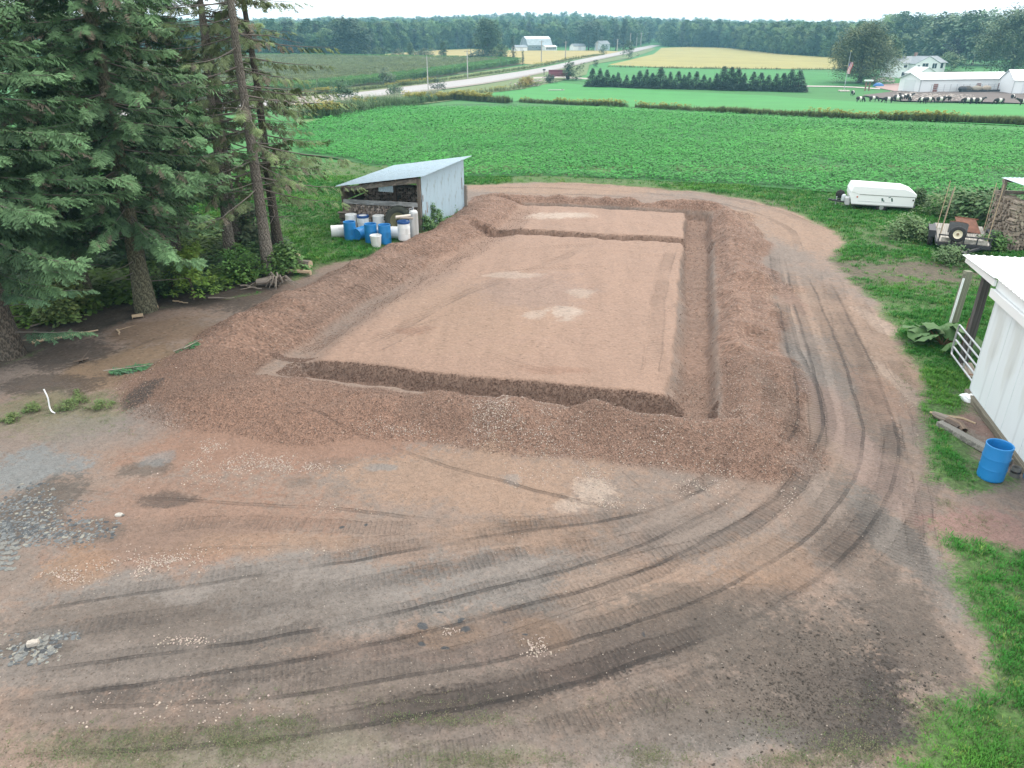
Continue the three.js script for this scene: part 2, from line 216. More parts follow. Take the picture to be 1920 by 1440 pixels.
// wheel and crawler tracks: [[px...], width m, darkness, cleat pitch (0 = smooth tyre rut), depth m]
const TRACKS = [
  [[[560, 1022], [640, 1018], [860, 1003], [1060, 990], [1210, 984]], .34, .34, .085, .018], [[[600, 1054], [760, 1034], [940, 1012], [1150, 988]], .34, .38, .085, .02],
  [[[600, 1090], [700, 1077], [860, 1050], [1080, 1018], [1190, 1000]], .34, .3, .085, .018], [[[900, 1118], [1000, 1085], [1080, 1047], [1180, 1008]], .38, .5, .09, .025],
  [[[840, 1165], [960, 1132], [1100, 1085], [1215, 1048]], .36, .34, .09, .02], [[[640, 1196], [790, 1172], [900, 1146]], .36, .3, .09, .018],
  [[[560, 1352], [700, 1335], [800, 1318], [960, 1288], [1100, 1253], [1250, 1212], [1400, 1165]], .46, .5, .09, .025], [[[640, 1310], [790, 1285], [990, 1238]], .4, .2, .09, .015], [[[1020, 1292], [1150, 1250], [1290, 1216]], .4, .38, .09, .022],
  [[[1160, 1290], [1280, 1262], [1420, 1200]], .4, .3, .09, .02], [[[1440, 1242], [1460, 1180], [1480, 1132]], .42, .42, .08, .022], [[[1600, 1236], [1578, 1150], [1556, 1085]], .42, .3, .09, .02],
  [[[1766, 1240], [1740, 1120], [1722, 1040], [1708, 950], [1690, 880]], .36, .42, .09, .03], [[[1690, 1240], [1670, 1150], [1650, 1090]], .42, .22, .09, .015], [[[1405, 1330], [1412, 1290], [1406, 1276]], .35, .4, .08, .02],
  [[[340, 1100], [520, 1075], [680, 1050]], .42, .26, .09, .016], [[[300, 1140], [480, 1110], [620, 1090]], .36, .2, .09, .016], [[[500, 1225], [640, 1200]], .5, .25, .09, .02], [[[310, 940], [340, 930], [375, 920]], .5, .34, .1, .02], [[[250, 905], [420, 920], [600, 948]], .3, .16, .09, .012],
  [[[640, 965], [760, 975], [960, 985], [1080, 986]], .3, .18, .085, .014], [[[990, 905], [1090, 930], [1180, 955]], .3, .16, .085, .012],
  [[[1150, 890], [1200, 930], [1240, 962]], .55, .1, .16, .04], [[[1330, 865], [1345, 915], [1350, 930]], .5, .1, .16, .04],
  // tyre ruts
  [[[1452, 470], [1462, 560], [1480, 640], [1508, 700], [1530, 780], [1532, 830], [1510, 890], [1450, 950], [1370, 1000], [1260, 1035], [1100, 1075]], .42, .4, .12, .05],
  [[[1462, 480], [1478, 580], [1500, 660], [1530, 720], [1548, 800]], .14, .5, 0, .04],
  [[[1560, 520], [1580, 610], [1612, 700], [1650, 790], [1672, 860], [1655, 930], [1600, 1000], [1510, 1070], [1400, 1130], [1260, 1180], [1080, 1250], [900, 1310], [700, 1350], [400, 1385]], .75, .46, .13, .05],
  [[[1600, 560], [1640, 660], [1690, 760], [1716, 860], [1735, 960], [1750, 1080]], .3, .22, 0, .03], [[[1690, 800], [1680, 870], [1672, 930]], .6, .38, 0, .03],
  [[[470, 765], [700, 830], [860, 880], [1050, 930], [1250, 972]], .1, .5, 0, .03], [[[880, 885], [1000, 920], [1110, 945]], .06, .3, 0, .02], [[[150, 920], [300, 935], [460, 946], [640, 957], [860, 978], [1030, 990]], .1, .4, 0, .03], [[[270, 1037], [440, 1027], [640, 1020]], .07, .3, 0, .02],
  [[[520, 925], [580, 938], [640, 952]], .1, .3, 0, .02], [[[600, 1260], [780, 1230], [950, 1190], [1120, 1130], [1280, 1070]], .12, .3, 0, .02], [[[1100, 1385], [1250, 1365], [1420, 1340]], .5, .22, .1, .02], [[[1235, 1352], [1250, 1290]], .16, .5, 0, .03],
  // on the pad
  [[[520, 655], [600, 600], [690, 545], [800, 480], [880, 445]], .5, .12, .13, .035], [[[575, 660], [680, 590], [790, 520], [900, 462]], .5, .12, .13, .035], [[[650, 668], [740, 626], [860, 560], [960, 525], [1050, 488], [1110, 460]], .45, .13, .13, .035], [[[705, 660], [770, 625], [830, 610]], .6, .28, .13, .05],
  [[[880, 525], [960, 515], [1060, 505], [1130, 500]], .5, .16, .14, .04], [[[975, 550], [1010, 540], [1050, 522]], .45, .2, .13, .05], [[[1222, 700], [1230, 620], [1240, 540], [1262, 460]], .5, .16, .13, .04], [[[560, 640], [470, 690], [420, 710]], .6, .14, .13, .03],
  [[[940, 480], [1010, 470], [1100, 463], [1200, 462]], .4, .08, .13, .03], [[[920, 670], [980, 690], [1040, 705]], .2, .2, 0, .03],
  // behind the pad
  [[[880, 352], [1000, 352], [1150, 358], [1300, 372], [1400, 395], [1480, 430], [1500, 470]], .35, .25, .14, .03], [[[880, 362], [1050, 364], [1200, 372], [1330, 388], [1430, 420]], .35, .2, .14, .03], [[[1000, 344], [1200, 352], [1350, 370], [1460, 396], [1540, 430]], .5, .35, 0, .03],
  [[[1530, 500], [1540, 560], [1560, 640], [1590, 700]], .4, .12, .14, .03], [[[1600, 640], [1630, 700], [1650, 760]], .5, .2, .14, .03], [[[175, 690], [250, 650], [310, 632], [380, 640]], .2, .3, 0, .03], [[[265, 612], [310, 628], [345, 640]], .18, .4, 0, .04],
].map(([p, w, k, c, dp]) => ({ p: W(...p), w, k: k * (c >= .125 && w < .7 ? 1.1 : .62), c: w > .7 ? 0 : c, dp: w > .7 ? .02 : c >= .125 ? dp * 1.3 : dp }));
{ // the long sweeping passes of the machine round the yard
  const S1 = [[-60, 1300], [300, 1252], [600, 1202], [900, 1132], [1150, 1062], [1330, 985], [1450, 900], [1518, 800], [1500, 680], [1470, 560], [1455, 470]], S2 = [[-60, 1398], [400, 1372], [700, 1332], [1000, 1272], [1300, 1182], [1500, 1080], [1620, 960], [1662, 850], [1640, 740], [1580, 600], [1540, 520]], S3 = [[-60, 1190], [300, 1132], [650, 1078], [950, 1022], [1200, 985], [1350, 930], [1430, 870]], S4 = [[150, 1010], [400, 985], [700, 995], [1000, 985], [1230, 975]];
  const r = seeded(404); for (const [S, offs] of [[S1, [-.4, .3, 1.0]], [S2, [-.9, -.1, .7]], [S3, [-.3, .5]], [S4, [.1]]]) for (const o of offs) TRACKS.push({ p: W(...S), w: .34 + .12 * r(), k: .14 + .19 * r(), c: .085 + .02 * r(), dp: .014 + .012 * r(), off: o });
  for (const [S, o] of [[S1, .28], [S2, -.22], [S2, .5], [S3, .35], [S1, -.3]]) TRACKS.push({ p: W(...S), w: .08, k: .5, c: 0, dp: .02, off: o });
}
for (const t of TRACKS) { // smooth the path
  const v = new THREE.CatmullRomCurve3(t.p.map(q => new THREE.Vector3(q[0], 0, q[1]))), n = Math.max(2, Math.ceil(v.getLength() / .5)); t.len = v.getLength(); t.p = v.getSpacedPoints(n).map(q => [q.x, q.z]); if (t.off) t.p = t.p.map((q, i, A) => { const a = A[Math.max(0, i - 1)], b = A[Math.min(A.length - 1, i + 1)], l = Math.hypot(b[0] - a[0], b[1] - a[1]) || 1; return [q[0] - (b[1] - a[1]) / l * t.off, q[1] + (b[0] - a[0]) / l * t.off]; });
  const xs = t.p.map(q => q[0]), ds = t.p.map(q => q[1]), m = t.w; t.box = [Math.min(...xs) - m, Math.max(...xs) + m, Math.min(...ds) - m, Math.max(...ds) + m];
}
// earth of other colours: [px, py, half width px, half height px, albedo, strength]
const C = { tan: [.235, .158, .112], red: [.2, .118, .083], grav: [.175, .112, .085], grey: [.16, .145, .132], dark: [.07, .06, .051], vdark: [.036, .031, .028], pink: [.19, .138, .118], pale: [.36, .3, .25], blue: [.15, .165, .168], litter: [.04, .03, .023], olive: [.12, .118, .062], orange: [.225, .138, .086], brown: [.105, .083, .068] };
const BLOBS = [
  [1600, 620, 110, 130, C.tan, .6], [1500, 420, 130, 60, C.tan, .8], [1100, 352, 330, 16, C.tan, .9], [1540, 700, 40, 90, C.grey, .7], [1600, 820, 60, 160, C.pink, .7], [1640, 740, 60, 70, C.red, .4], [1690, 1020, 50, 150, C.grey, .8], [1560, 930, 70, 90, C.grey, .4],
  [500, 830, 330, 80, C.red, .85], [900, 900, 320, 70, C.tan, .75], [350, 980, 330, 90, C.red, .6], [1000, 1000, 200, 40, C.orange, .3],
  [500, 1120, 520, 90, C.grey, .85], [1000, 1080, 260, 70, C.grey, .8], [200, 1230, 460, 90, C.grey, .75], [900, 1240, 400, 80, C.pink, .6], [1250, 1100, 240, 80, C.tan, .55], [1420, 1040, 130, 60, C.orange, .35],
  [1330, 1120, 180, 50, C.dark, .4], [700, 1290, 500, 60, C.grey, .5], [850, 1330, 380, 40, C.dark, .55], [320, 1360, 300, 40, C.dark, .3], [1500, 1250, 230, 160, C.dark, .75], [1610, 1310, 200, 120, C.vdark, .85], [1680, 1200, 90, 120, C.vdark, .6], [1450, 1370, 240, 60, C.dark, .85], [1620, 1340, 130, 80, C.vdark, .8], [1500, 1390, 150, 36, C.vdark, .6], [1720, 1170, 60, 160, C.dark, .6],
  [1300, 1390, 260, 70, C.grey, .6], [150, 1060, 90, 40, C.orange, .6], [840, 1190, 90, 26, C.orange, .6], [1010, 1190, 70, 30, C.orange, .7], [500, 1025, 220, 22, C.orange, .35],
  [60, 870, 110, 50, C.blue, .8], [40, 960, 90, 80, C.dark, .8], [160, 1000, 80, 35, C.dark, .6], [270, 880, 60, 24, C.dark, .7], [320, 935, 60, 14, C.vdark, .6], [290, 860, 40, 20, C.blue, .5], [265, 750, 40, 22, C.vdark, .8], [110, 770, 130, 50, C.olive, .6], [200, 800, 130, 40, C.grey, .5],
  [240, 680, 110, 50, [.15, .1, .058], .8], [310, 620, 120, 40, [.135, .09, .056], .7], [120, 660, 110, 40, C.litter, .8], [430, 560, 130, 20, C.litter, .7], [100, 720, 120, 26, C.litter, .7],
  [700, 545, 180, 70, C.grey, .12], [900, 590, 200, 80, C.tan, .5], [1060, 590, 44, 16, [.36, .31, .265], .55], [1000, 597, 28, 9, [.36, .31, .265], .4], [1090, 555, 26, 9, [.33, .28, .23], .5], [1050, 408, 80, 8, C.pale, .7], [960, 520, 60, 8, C.pale, .5], [990, 550, 130, 40, C.pink, .4], [780, 625, 50, 10, C.red, .7], [1040, 700, 90, 12, C.red, .6],
  [1040, 1205, 1, 1, C.tan, 0], [420, 1400, 420, 50, C.olive, .55], [620, 1330, 130, 24, C.pale, .25], [900, 1420, 180, 30, C.olive, .4], [160, 1330, 160, 40, C.grey, .3], [1190, 1395, 60, 20, C.vdark, .4], [60, 1215, 90, 30, C.dark, .7], [100, 1190, 60, 20, C.blue, .5],
  [1850, 985, 120, 50, [.22, .135, .115], .95], [1815, 790, 30, 40, [.18, .115, .095], .9], [1880, 1090, 40, 26, [.22, .15, .13], .8], [1700, 1420, 60, 26, [.22, .16, .12], .7], [1690, 720, 22, 60, [.3, .235, .19], .6], [1650, 610, 26, 40, [.3, .235, .19], .5], [1000, 1250, 700, 120, C.brown, .4], [300, 1200, 420, 120, C.brown, .4], [1350, 1180, 300, 130, C.brown, .45], [1660, 1120, 70, 190, C.brown, .5], [1400, 1330, 300, 100, C.dark, .5], [480, 1140, 300, 50, C.dark, .22], [250, 1160, 260, 50, C.brown, .5], [1520, 960, 50, 110, C.brown, .35], [1580, 720, 30, 130, C.brown, .25], [700, 1400, 700, 60, C.grey, .3], [120, 1340, 200, 60, C.brown, .4], [900, 1330, 800, 90, C.brown, .45], [1100, 1180, 420, 90, C.dark, .28], [600, 1240, 420, 70, C.dark, .22], [1650, 980, 50, 160, C.dark, .35], [1560, 1180, 160, 90, C.dark, .4], [300, 1000, 260, 40, C.brown, .3], [1480, 800, 30, 160, C.brown, .35],
  [1450, 530, 26, 60, C.grav, .9], [1120, 915, 50, 26, C.pale, .5], [1080, 945, 40, 14, C.pale, .4], [620, 870, 60, 14, C.dark, .25], [720, 880, 40, 8, C.blue, .5], [960, 900, 26, 14, C.blue, .4], [560, 905, 40, 10, C.dark, .3],
  ...[[800, 1172, 12, 7], [838, 1210, 9, 5], [875, 1178, 11, 6], [945, 1172, 8, 5], [980, 1193, 7, 4], [1198, 1190, 8, 6], [870, 1160, 8, 6], [830, 1143, 8, 4], [795, 1205, 9, 6], [690, 985, 5, 3], [640, 990, 6, 3]].map(b => [...b, [.05, .055, .06], .95]),
].map(([x, y, rx, ry, c, k]) => { const z = GT(x, Math.max(y, 120))[2], [X, d] = G(x, y), d1 = G(x, y - ry)[1], d2 = G(x, y + ry)[1]; return { X, d, rx: rx * z / F, rd: (d1 - d2) / 2, c, k }; });
// pale crushed stone lying on the ground: [px, py, half width, half height, count]
const STONES = [[395, 838, 26, 10, 260], [470, 868, 95, 16, 900], [560, 876, 70, 8, 350], [270, 1062, 80, 14, 520], [330, 1052, 30, 9, 220], [120, 1080, 40, 14, 300], [1003, 1213, 36, 15, 190], [840, 1183, 16, 6, 60], [1310, 905, 50, 24, 420], [1115, 890, 30, 26, 320], [1130, 945, 60, 10, 300], [960, 765, 60, 8, 400], [950, 805, 80, 36, 2200], [900, 820, 90, 22, 700], [1010, 770, 50, 20, 500], [1060, 830, 60, 30, 500], [1230, 850, 60, 30, 400], [1420, 640, 40, 130, 900], [1380, 800, 60, 60, 600], [740, 815, 90, 10, 420], [345, 1203, 40, 8, 120], [1000, 880, 60, 30, 250], [1480, 940, 14, 30, 110], [320, 800, 20, 10, 60], [430, 1030, 200, 12, 120], [410, 900, 120, 20, 160], [350, 1330, 200, 30, 160], [640, 950, 60, 16, 70], [1700, 700, 20, 80, 200]];

function lawnness(X, d) { return Math.min(fDirt.at(X, d), fForest.at(X, d)) + edgeN(X, d); }   // > 0: grass
function heightNear(X, d) { const q = dig(X, d), l = lawnness(X, d); let h = q[0] + (fbm(X * .5, d * .5 + 90, 3) - .5) * .08 + (fbm(X * 3.5 + 5, d * 3.5, 2) - .5) * .02; h += ss(0, .5, l) * .05; return h * ss(DF, DF - 3, d); }
const mudAt = (X, d) => Math.max(Math.exp(-(((X - 15.5 + (d - 28) * .4) / 4.6) ** 2) - (((d - 28.2) / 3) ** 2)), .75 * Math.exp(-(((X - 12.5) / 3) ** 2) - (((d - 40.5) / 1.3) ** 2)), .6 * Math.exp(-(((X - 17) / 1.5) ** 2) - (((d - 32) / 2) ** 2)));
function bake(x0, x1, d0, d1, nx, ny) {
  const N = nx * ny, R = new Float32Array(N), Gr = new Float32Array(N), B = new Float32Array(N), H = new Float32Array(N), sx = (x1 - x0) / nx, sd = (d1 - d0) / ny;
  const fd = new Field((X, d) => dig(X, d)[1], x0, x1, d0, d1, .08), fb = new Field((X, d) => dig(X, d)[2], x0, x1, d0, d1, .08), fp = new Field((X, d) => dig(X, d)[3], x0, x1, d0, d1, .08), fl = new Field(lawnness, x0, x1, d0, d1, .08), ff = new Field((X, d) => fForest.at(X, d) + edgeN(X, d), x0, x1, d0, d1, .1);
  const w1 = new Field((X, d) => fbm(X * .9, d * .9, 5) - .5, x0, x1, d0, d1, .06), w2 = new Field((X, d) => fbm(X * .9 + 50, d * .9 + 50, 5) - .5, x0, x1, d0, d1, .06), mac = new Field((X, d) => fbm(X * .35 + 8, d * .35, 4), x0, x1, d0, d1, .1);
  for (let j = 0; j < ny; j++) for (let i = 0; i < nx; i++) {
    const k = j * nx + i, X = x0 + (i + .5) * sx, d = d0 + (j + .5) * sd, m = mac.at(X, d);
    const n2 = vn(X * 7 + 3, d * 7);
    let t = ss(.35, .65, m + (n2 - .5) * .3), r = lerp(.165, .195, t), g = lerp(.132, .142, t), b = lerp(.111, .112, t);
    const p = fp.at(X, d), bm = fb.at(X, d), td = fd.at(X, d), fo = ff.at(X, d);
    if (p > 0) { const q = p * .95; r = lerp(r, .245, q); g = lerp(g, .162, q); b = lerp(b, .12, q); }
    const gr = clamp(bm + td * .8, 0, 1); if (gr > 0) { const q = gr, v = .9 + .3 * (m - .5); r = lerp(r, .188 * v, q); g = lerp(g, .115 * v, q); b = lerp(b, .083 * v, q); }
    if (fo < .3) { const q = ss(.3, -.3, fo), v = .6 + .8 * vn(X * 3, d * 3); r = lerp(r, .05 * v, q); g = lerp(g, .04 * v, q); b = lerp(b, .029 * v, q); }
    R[k] = r; Gr[k] = g; B[k] = b; H[k] = .5;
  }
  for (const o of BLOBS) { const m = 1.35, wv = Math.min(1.2, .5 * Math.min(o.rx, o.rd) + .15);
    const i0 = Math.max(0, ((o.X - o.rx * m - x0) / sx) | 0), i1 = Math.min(nx - 1, ((o.X + o.rx * m - x0) / sx) | 0), j0 = Math.max(0, ((o.d - o.rd * m - d0) / sd) | 0), j1 = Math.min(ny - 1, ((o.d + o.rd * m - d0) / sd) | 0);
    for (let j = j0; j <= j1; j++) for (let i = i0; i <= i1; i++) { const X = x0 + (i + .5) * sx, d = d0 + (j + .5) * sd, a = (X + w1.at(X, d) * wv * 2 - o.X) / o.rx, c = (d + w2.at(X, d) * wv * 2 - o.d) / o.rd, e = a * a + c * c; if (e > 1.5) continue;
      const n = vn(X * 9, d * 9) * .5 + vn(X * 26 + 7, d * 26) * .5, q = o.k * ss(1.0, .25, e + (n - .5) * 1.1 + (w2.at(d, X)) * .8), k = j * nx + i; R[k] = lerp(R[k], o.c[0], q); Gr[k] = lerp(Gr[k], o.c[1], q); B[k] = lerp(B[k], o.c[2], q); } }
  for (const t of TRACKS) {
    if (t.box[1] < x0 || t.box[0] > x1 || t.box[3] < d0 || t.box[2] > d1) continue;
    const hw = t.w / 2, seen = new Map(); let S = 0;
    for (let q = 0; q < t.p.length - 1; q++) { const [ax, ay] = t.p[q], [cx, cy] = t.p[q + 1], L = Math.hypot(cx - ax, cy - ay), ex = (cx - ax) / L, ey = (cy - ay) / L, m = hw * 1.5;
      const i0 = Math.max(0, ((Math.min(ax, cx) - m - x0) / sx) | 0), i1 = Math.min(nx - 1, ((Math.max(ax, cx) + m - x0) / sx) | 0), j0 = Math.max(0, ((Math.min(ay, cy) - m - d0) / sd) | 0), j1 = Math.min(ny - 1, ((Math.max(ay, cy) + m - d0) / sd) | 0);
      for (let j = j0; j <= j1; j++) for (let i = i0; i <= i1; i++) { const X = x0 + (i + .5) * sx, d = d0 + (j + .5) * sd, a = (X - ax) * ex + (d - ay) * ey; if (a < 0 || a >= L) continue; const o = (X - ax) * -ey + (d - ay) * ex + w1.at(X, d) * .12; if (Math.abs(o) > hw * 1.3) continue; const k = j * nx + i; if (seen.has(k)) continue; seen.set(k, 1);
        const s = S + a, e = Math.abs(o) / hw, wear = ss(.22, .72, fbm(X * .8 + 20, d * .8, 4)), n = vn(X * 20, d * 20), end = 1;
        let f = ss(1.15, .8, e + (n - .5) * .5) * (.18 + .82 * wear) * ss(0, 2.4, s) * ss(0, 2.4, t.len - s), bar = 0;
        if (t.c) { const ph = (s / t.c) % 1; bar = ss(.5, .35, Math.abs(ph - .5) * 1) * ss(.4, .15, Math.abs(ph - .5)); }
        let dk = t.k * f * (t.c ? .62 + .38 * bar : 1) * (.8 + .4 * n); R[k] *= 1 - dk; Gr[k] *= 1 - dk; B[k] *= 1 - dk * .98;
        const ridge = ss(.75, .95, e) * ss(1.25, 1.0, e); H[k] += (-t.dp * f * (t.c ? .3 + .7 * bar : 1) + t.dp * .7 * ridge * (.3 + .7 * wear)) / .08; }
      S += L; }
  }
  const px = new Uint8Array(N * 4), bp = new Uint8Array(N * 4);
  for (let j = 0; j < ny; j++) for (let i = 0; i < nx; i++) {
    const k = j * nx + i, X = x0 + (i + .5) * sx, d = d0 + (j + .5) * sd, q = k * 4, bm = clamp(fb.at(X, d) + fd.at(X, d) * .6, 0, 1), l = fl.at(X, d), fo = ff.at(X, d), p = fp.at(X, d);
    const a = vn(X * 17, d * 17), c = vn(X * 43 + 5, d * 43), e = NT[(i * 7919 + j * 104729 + (i * j) % 977) & 65535], s2 = NT[((i >> 1) * 613 + (j >> 1) * 7001 + ((i >> 1) * (j >> 1)) % 499) & 65535];
    const pu = X * PC - d * PS, pv = X * PS + d * PC, st = p > .5 ? (fbm(pu * 3.2 + pv * .5, pv * .4 + pu * .15, 3) - .5) * 1.5 : fbm(X * 5 - d * 1.2, d * 1.1, 2) - .5;
    let v = 1 + (a - .5) * .22 + (c - .5) * .22 + (e - .5) * .16 + st * .14 * (1 - bm), r = R[k], g = Gr[k], b = B[k], hh = H[k] + (a - .5) * .12 + (c - .5) * .14 + (e - .5) * .06;
    if (bm > .1) { v += bm * ((s2 - .5) * .5 + (c - .5) * .3); hh += bm * ((s2 - .5) * .3 + (c - .5) * .3); if (e > .965) { r = lerp(r, .33, bm * .5); g = lerp(g, .26, bm * .5); b = lerp(b, .21, bm * .5); } }
    else if (e > .988) { r += .06; g += .055; b += .05; }
    else if (s2 < .02 + .05 * (1 - p)) v *= .72;
    if (l > -.15) { const md = clamp(mudAt(X, d) + (vn(X * 2 + d * 2.6, d * 5) - .5) * .8, 0, 1), f = ss(-.15, .25, l + (c - .5) * .4), gv = .7 + .6 * a; r = lerp(r, lerp(.06, .085, md) * gv, f); g = lerp(g, lerp(.12, .07, md) * gv, f); b = lerp(b, lerp(.03, .048, md) * gv, f); }
    px[q] = enc(r * v); px[q + 1] = enc(g * v); px[q + 2] = enc(b * v); px[q + 3] = 255; const hb = clamp(hh, 0, 1) * 255; bp[q] = bp[q + 1] = bp[q + 2] = hb; bp[q + 3] = 255;
  }
  const m = new THREE.MeshStandardMaterial({ roughness: .95, side: THREE.DoubleSide }); m.map = dtex(px, nx, ny, true, false); m.bumpMap = dtex(bp, nx, ny, false, false); m.bumpScale = .08;
  return m;
}
const GROUND_CLASSES = [['dirt_yard', 'bare reddish grey dirt yard with crawler tracks in front of the excavation'], ['building_pad', 'levelled tan dirt pad inside the trenches'], ['footing_trench', 'footing trenches dug round the level pad'], ['gravel_bank', 'heaped banks of brown gravel along the trenches'], ['lawn', 'mown green grass round the dirt site'], ['forest_floor', 'dark leaf litter under the spruces'], ['dirt_track', 'rutted dirt track curving round the excavation']];
const P_TRACK = W([1470, 900], [1480, 700], [1460, 540], [1350, 400], [1000, 378], [860, 372], [800, 330], [1200, 320], [1700, 400], [1800, 900], [1760, 1000], [1600, 1040]);
const parts = GROUND_CLASSES.map(() => []);
function groundTile(x0, x1, d0, d1, nx, ny, tiles) {
  const gx = nx + 1, sx = (x1 - x0) / nx, sd = (d1 - d0) / ny, P = new Float32Array(gx * (ny + 1) * 3), Nn = new Float32Array(P.length), cls = new Uint8Array(nx * ny);
  for (let j = 0; j <= ny; j++) for (let i = 0; i <= nx; i++) { const k = (j * gx + i) * 3, X = x0 + i * sx, d = d0 + j * sd; P[k] = X; P[k + 1] = heightNear(X, d); P[k + 2] = -d; }
  for (let j = 0; j <= ny; j++) for (let i = 0; i <= nx; i++) { const k = (j * gx + i) * 3, a = (j * gx + Math.max(0, i - 1)) * 3, b = (j * gx + Math.min(nx, i + 1)) * 3, c = (Math.max(0, j - 1) * gx + i) * 3, e = (Math.min(ny, j + 1) * gx + i) * 3;
    const dx = (P[b + 1] - P[a + 1]) / (P[b] - P[a]), dz = (P[e + 1] - P[c + 1]) / (P[e + 2] - P[c + 2]), L = 1 / Math.hypot(dx, 1, dz); Nn[k] = -dx * L; Nn[k + 1] = L; Nn[k + 2] = -dz * L; }
  for (let j = 0; j < ny; j++) for (let i = 0; i < nx; i++) { const X = x0 + (i + .5) * sx, d = d0 + (j + .5) * sd, q = dig(X, d);
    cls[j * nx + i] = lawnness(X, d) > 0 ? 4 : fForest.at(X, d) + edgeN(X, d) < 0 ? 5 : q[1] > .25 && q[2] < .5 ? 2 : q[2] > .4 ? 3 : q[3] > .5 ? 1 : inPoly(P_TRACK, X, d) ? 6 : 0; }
  for (const T of tiles) for (let c = 0; c < GROUND_CLASSES.length; c++) {
    const map = new Map(), pos = [], nor = [], uv = [], idx = [];
    const vert = v => { let o = map.get(v); if (o === undefined) { o = pos.length / 3; map.set(v, o); for (let q = 0; q < 3; q++) { pos.push(P[v * 3 + q]); nor.push(Nn[v * 3 + q]); } uv.push((P[v * 3] - T.x0) / (T.x1 - T.x0), (-P[v * 3 + 2] - T.d0) / (T.d1 - T.d0)); } return o; };
    for (let j = 0; j < ny; j++) for (let i = 0; i < nx; i++) { if (cls[j * nx + i] !== c) continue; const X = x0 + (i + .5) * sx; if (X < T.x0 || X >= T.x1) continue; const a = vert(j * gx + i), b = vert(j * gx + i + 1), e = vert((j + 1) * gx + i), f = vert((j + 1) * gx + i + 1); idx.push(a, b, f, a, f, e); }
    if (!idx.length) continue;
    const g = new THREE.BufferGeometry(); g.setAttribute('position', new THREE.Float32BufferAttribute(pos, 3)); g.setAttribute('normal', new THREE.Float32BufferAttribute(nor, 3)); g.setAttribute('uv', new THREE.Float32BufferAttribute(uv, 2)); g.setIndex(idx); parts[c].push([g, T.m]);
  }
}
{
  const XF = 15.76, st = .08; // front rows share their column step with the back ones
  const t1 = { x0: -XF, x1: 0, d0: DN, d1: DM }, t2 = { x0: 0, x1: XF, d0: DN, d1: DM }, t3 = { x0: -XW, x1: XW, d0: DM, d1: DF };
  t1.m = bake(t1.x0, t1.x1, DN, DM, 1536, 1760); t2.m = bake(t2.x0, t2.x1, DN, DM, 1536, 1760); t3.m = bake(-XW, XW, DM, DF, 2048, 1232);
  groundTile(-XF, XF, DN, DM, Math.round(2 * XF / st), 250, [t1, t2]);
  groundTile(-XW + .04, XW - .04, DM, DF, Math.round((2 * XW - .08) / st), 300, [t3]);
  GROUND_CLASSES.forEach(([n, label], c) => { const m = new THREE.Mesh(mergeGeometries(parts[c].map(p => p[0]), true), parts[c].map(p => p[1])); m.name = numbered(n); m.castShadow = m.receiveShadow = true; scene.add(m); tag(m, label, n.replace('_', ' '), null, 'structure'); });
}
// ------------------------------------------------------------------ LAND beyond: one base sheet to the horizon, fields and roads draped on it
function sheet(name, label, geo, m, cat) { return tag(part(name, geo, m, scene), label, cat ?? name.replace(/_/g, ' '), null, 'structure'); }
{
  const ds = []; for (let d = -30; d < 1950; d += Math.max(2.5, d * .02)) ds.push(d);
  const na = 240, pos = [], uv = [], idx = [];
  ds.forEach((d, j) => { for (let i = 0; i <= na; i++) { const X = (i / na * 2 - 1) * (90 + Math.max(0, d) * 1.35); const near = Math.abs(X) < XW - 1.5 && d > DN + 1 && d < DF - 1.5; pos.push(X, land(X, d) - (Math.abs(X) < XW - 4 && d > DN + 4 && d < DF - 4 ? .7 : Math.abs(X) < XW && d > DN && d < DF ? .15 : .03), -d); uv.push(X, d); if (i && j) { const a = (j - 1) * (na + 1) + i - 1; idx.push(a, a + 1, a + na + 2, a, a + na + 2, a + na + 1); } } });
  const g = new THREE.BufferGeometry(); g.setAttribute('position', new THREE.Float32BufferAttribute(pos, 3)); g.setAttribute('uv', new THREE.Float32BufferAttribute(uv, 2)); g.setIndex(idx); g.computeVertexNormals();
  sheet('ground', 'green grassland rolling away to the wooded horizon', g, mat([.035, .17, .032], .95, { map: TX.field, rep: [1 / 23], side: THREE.DoubleSide }), 'grassland');
}
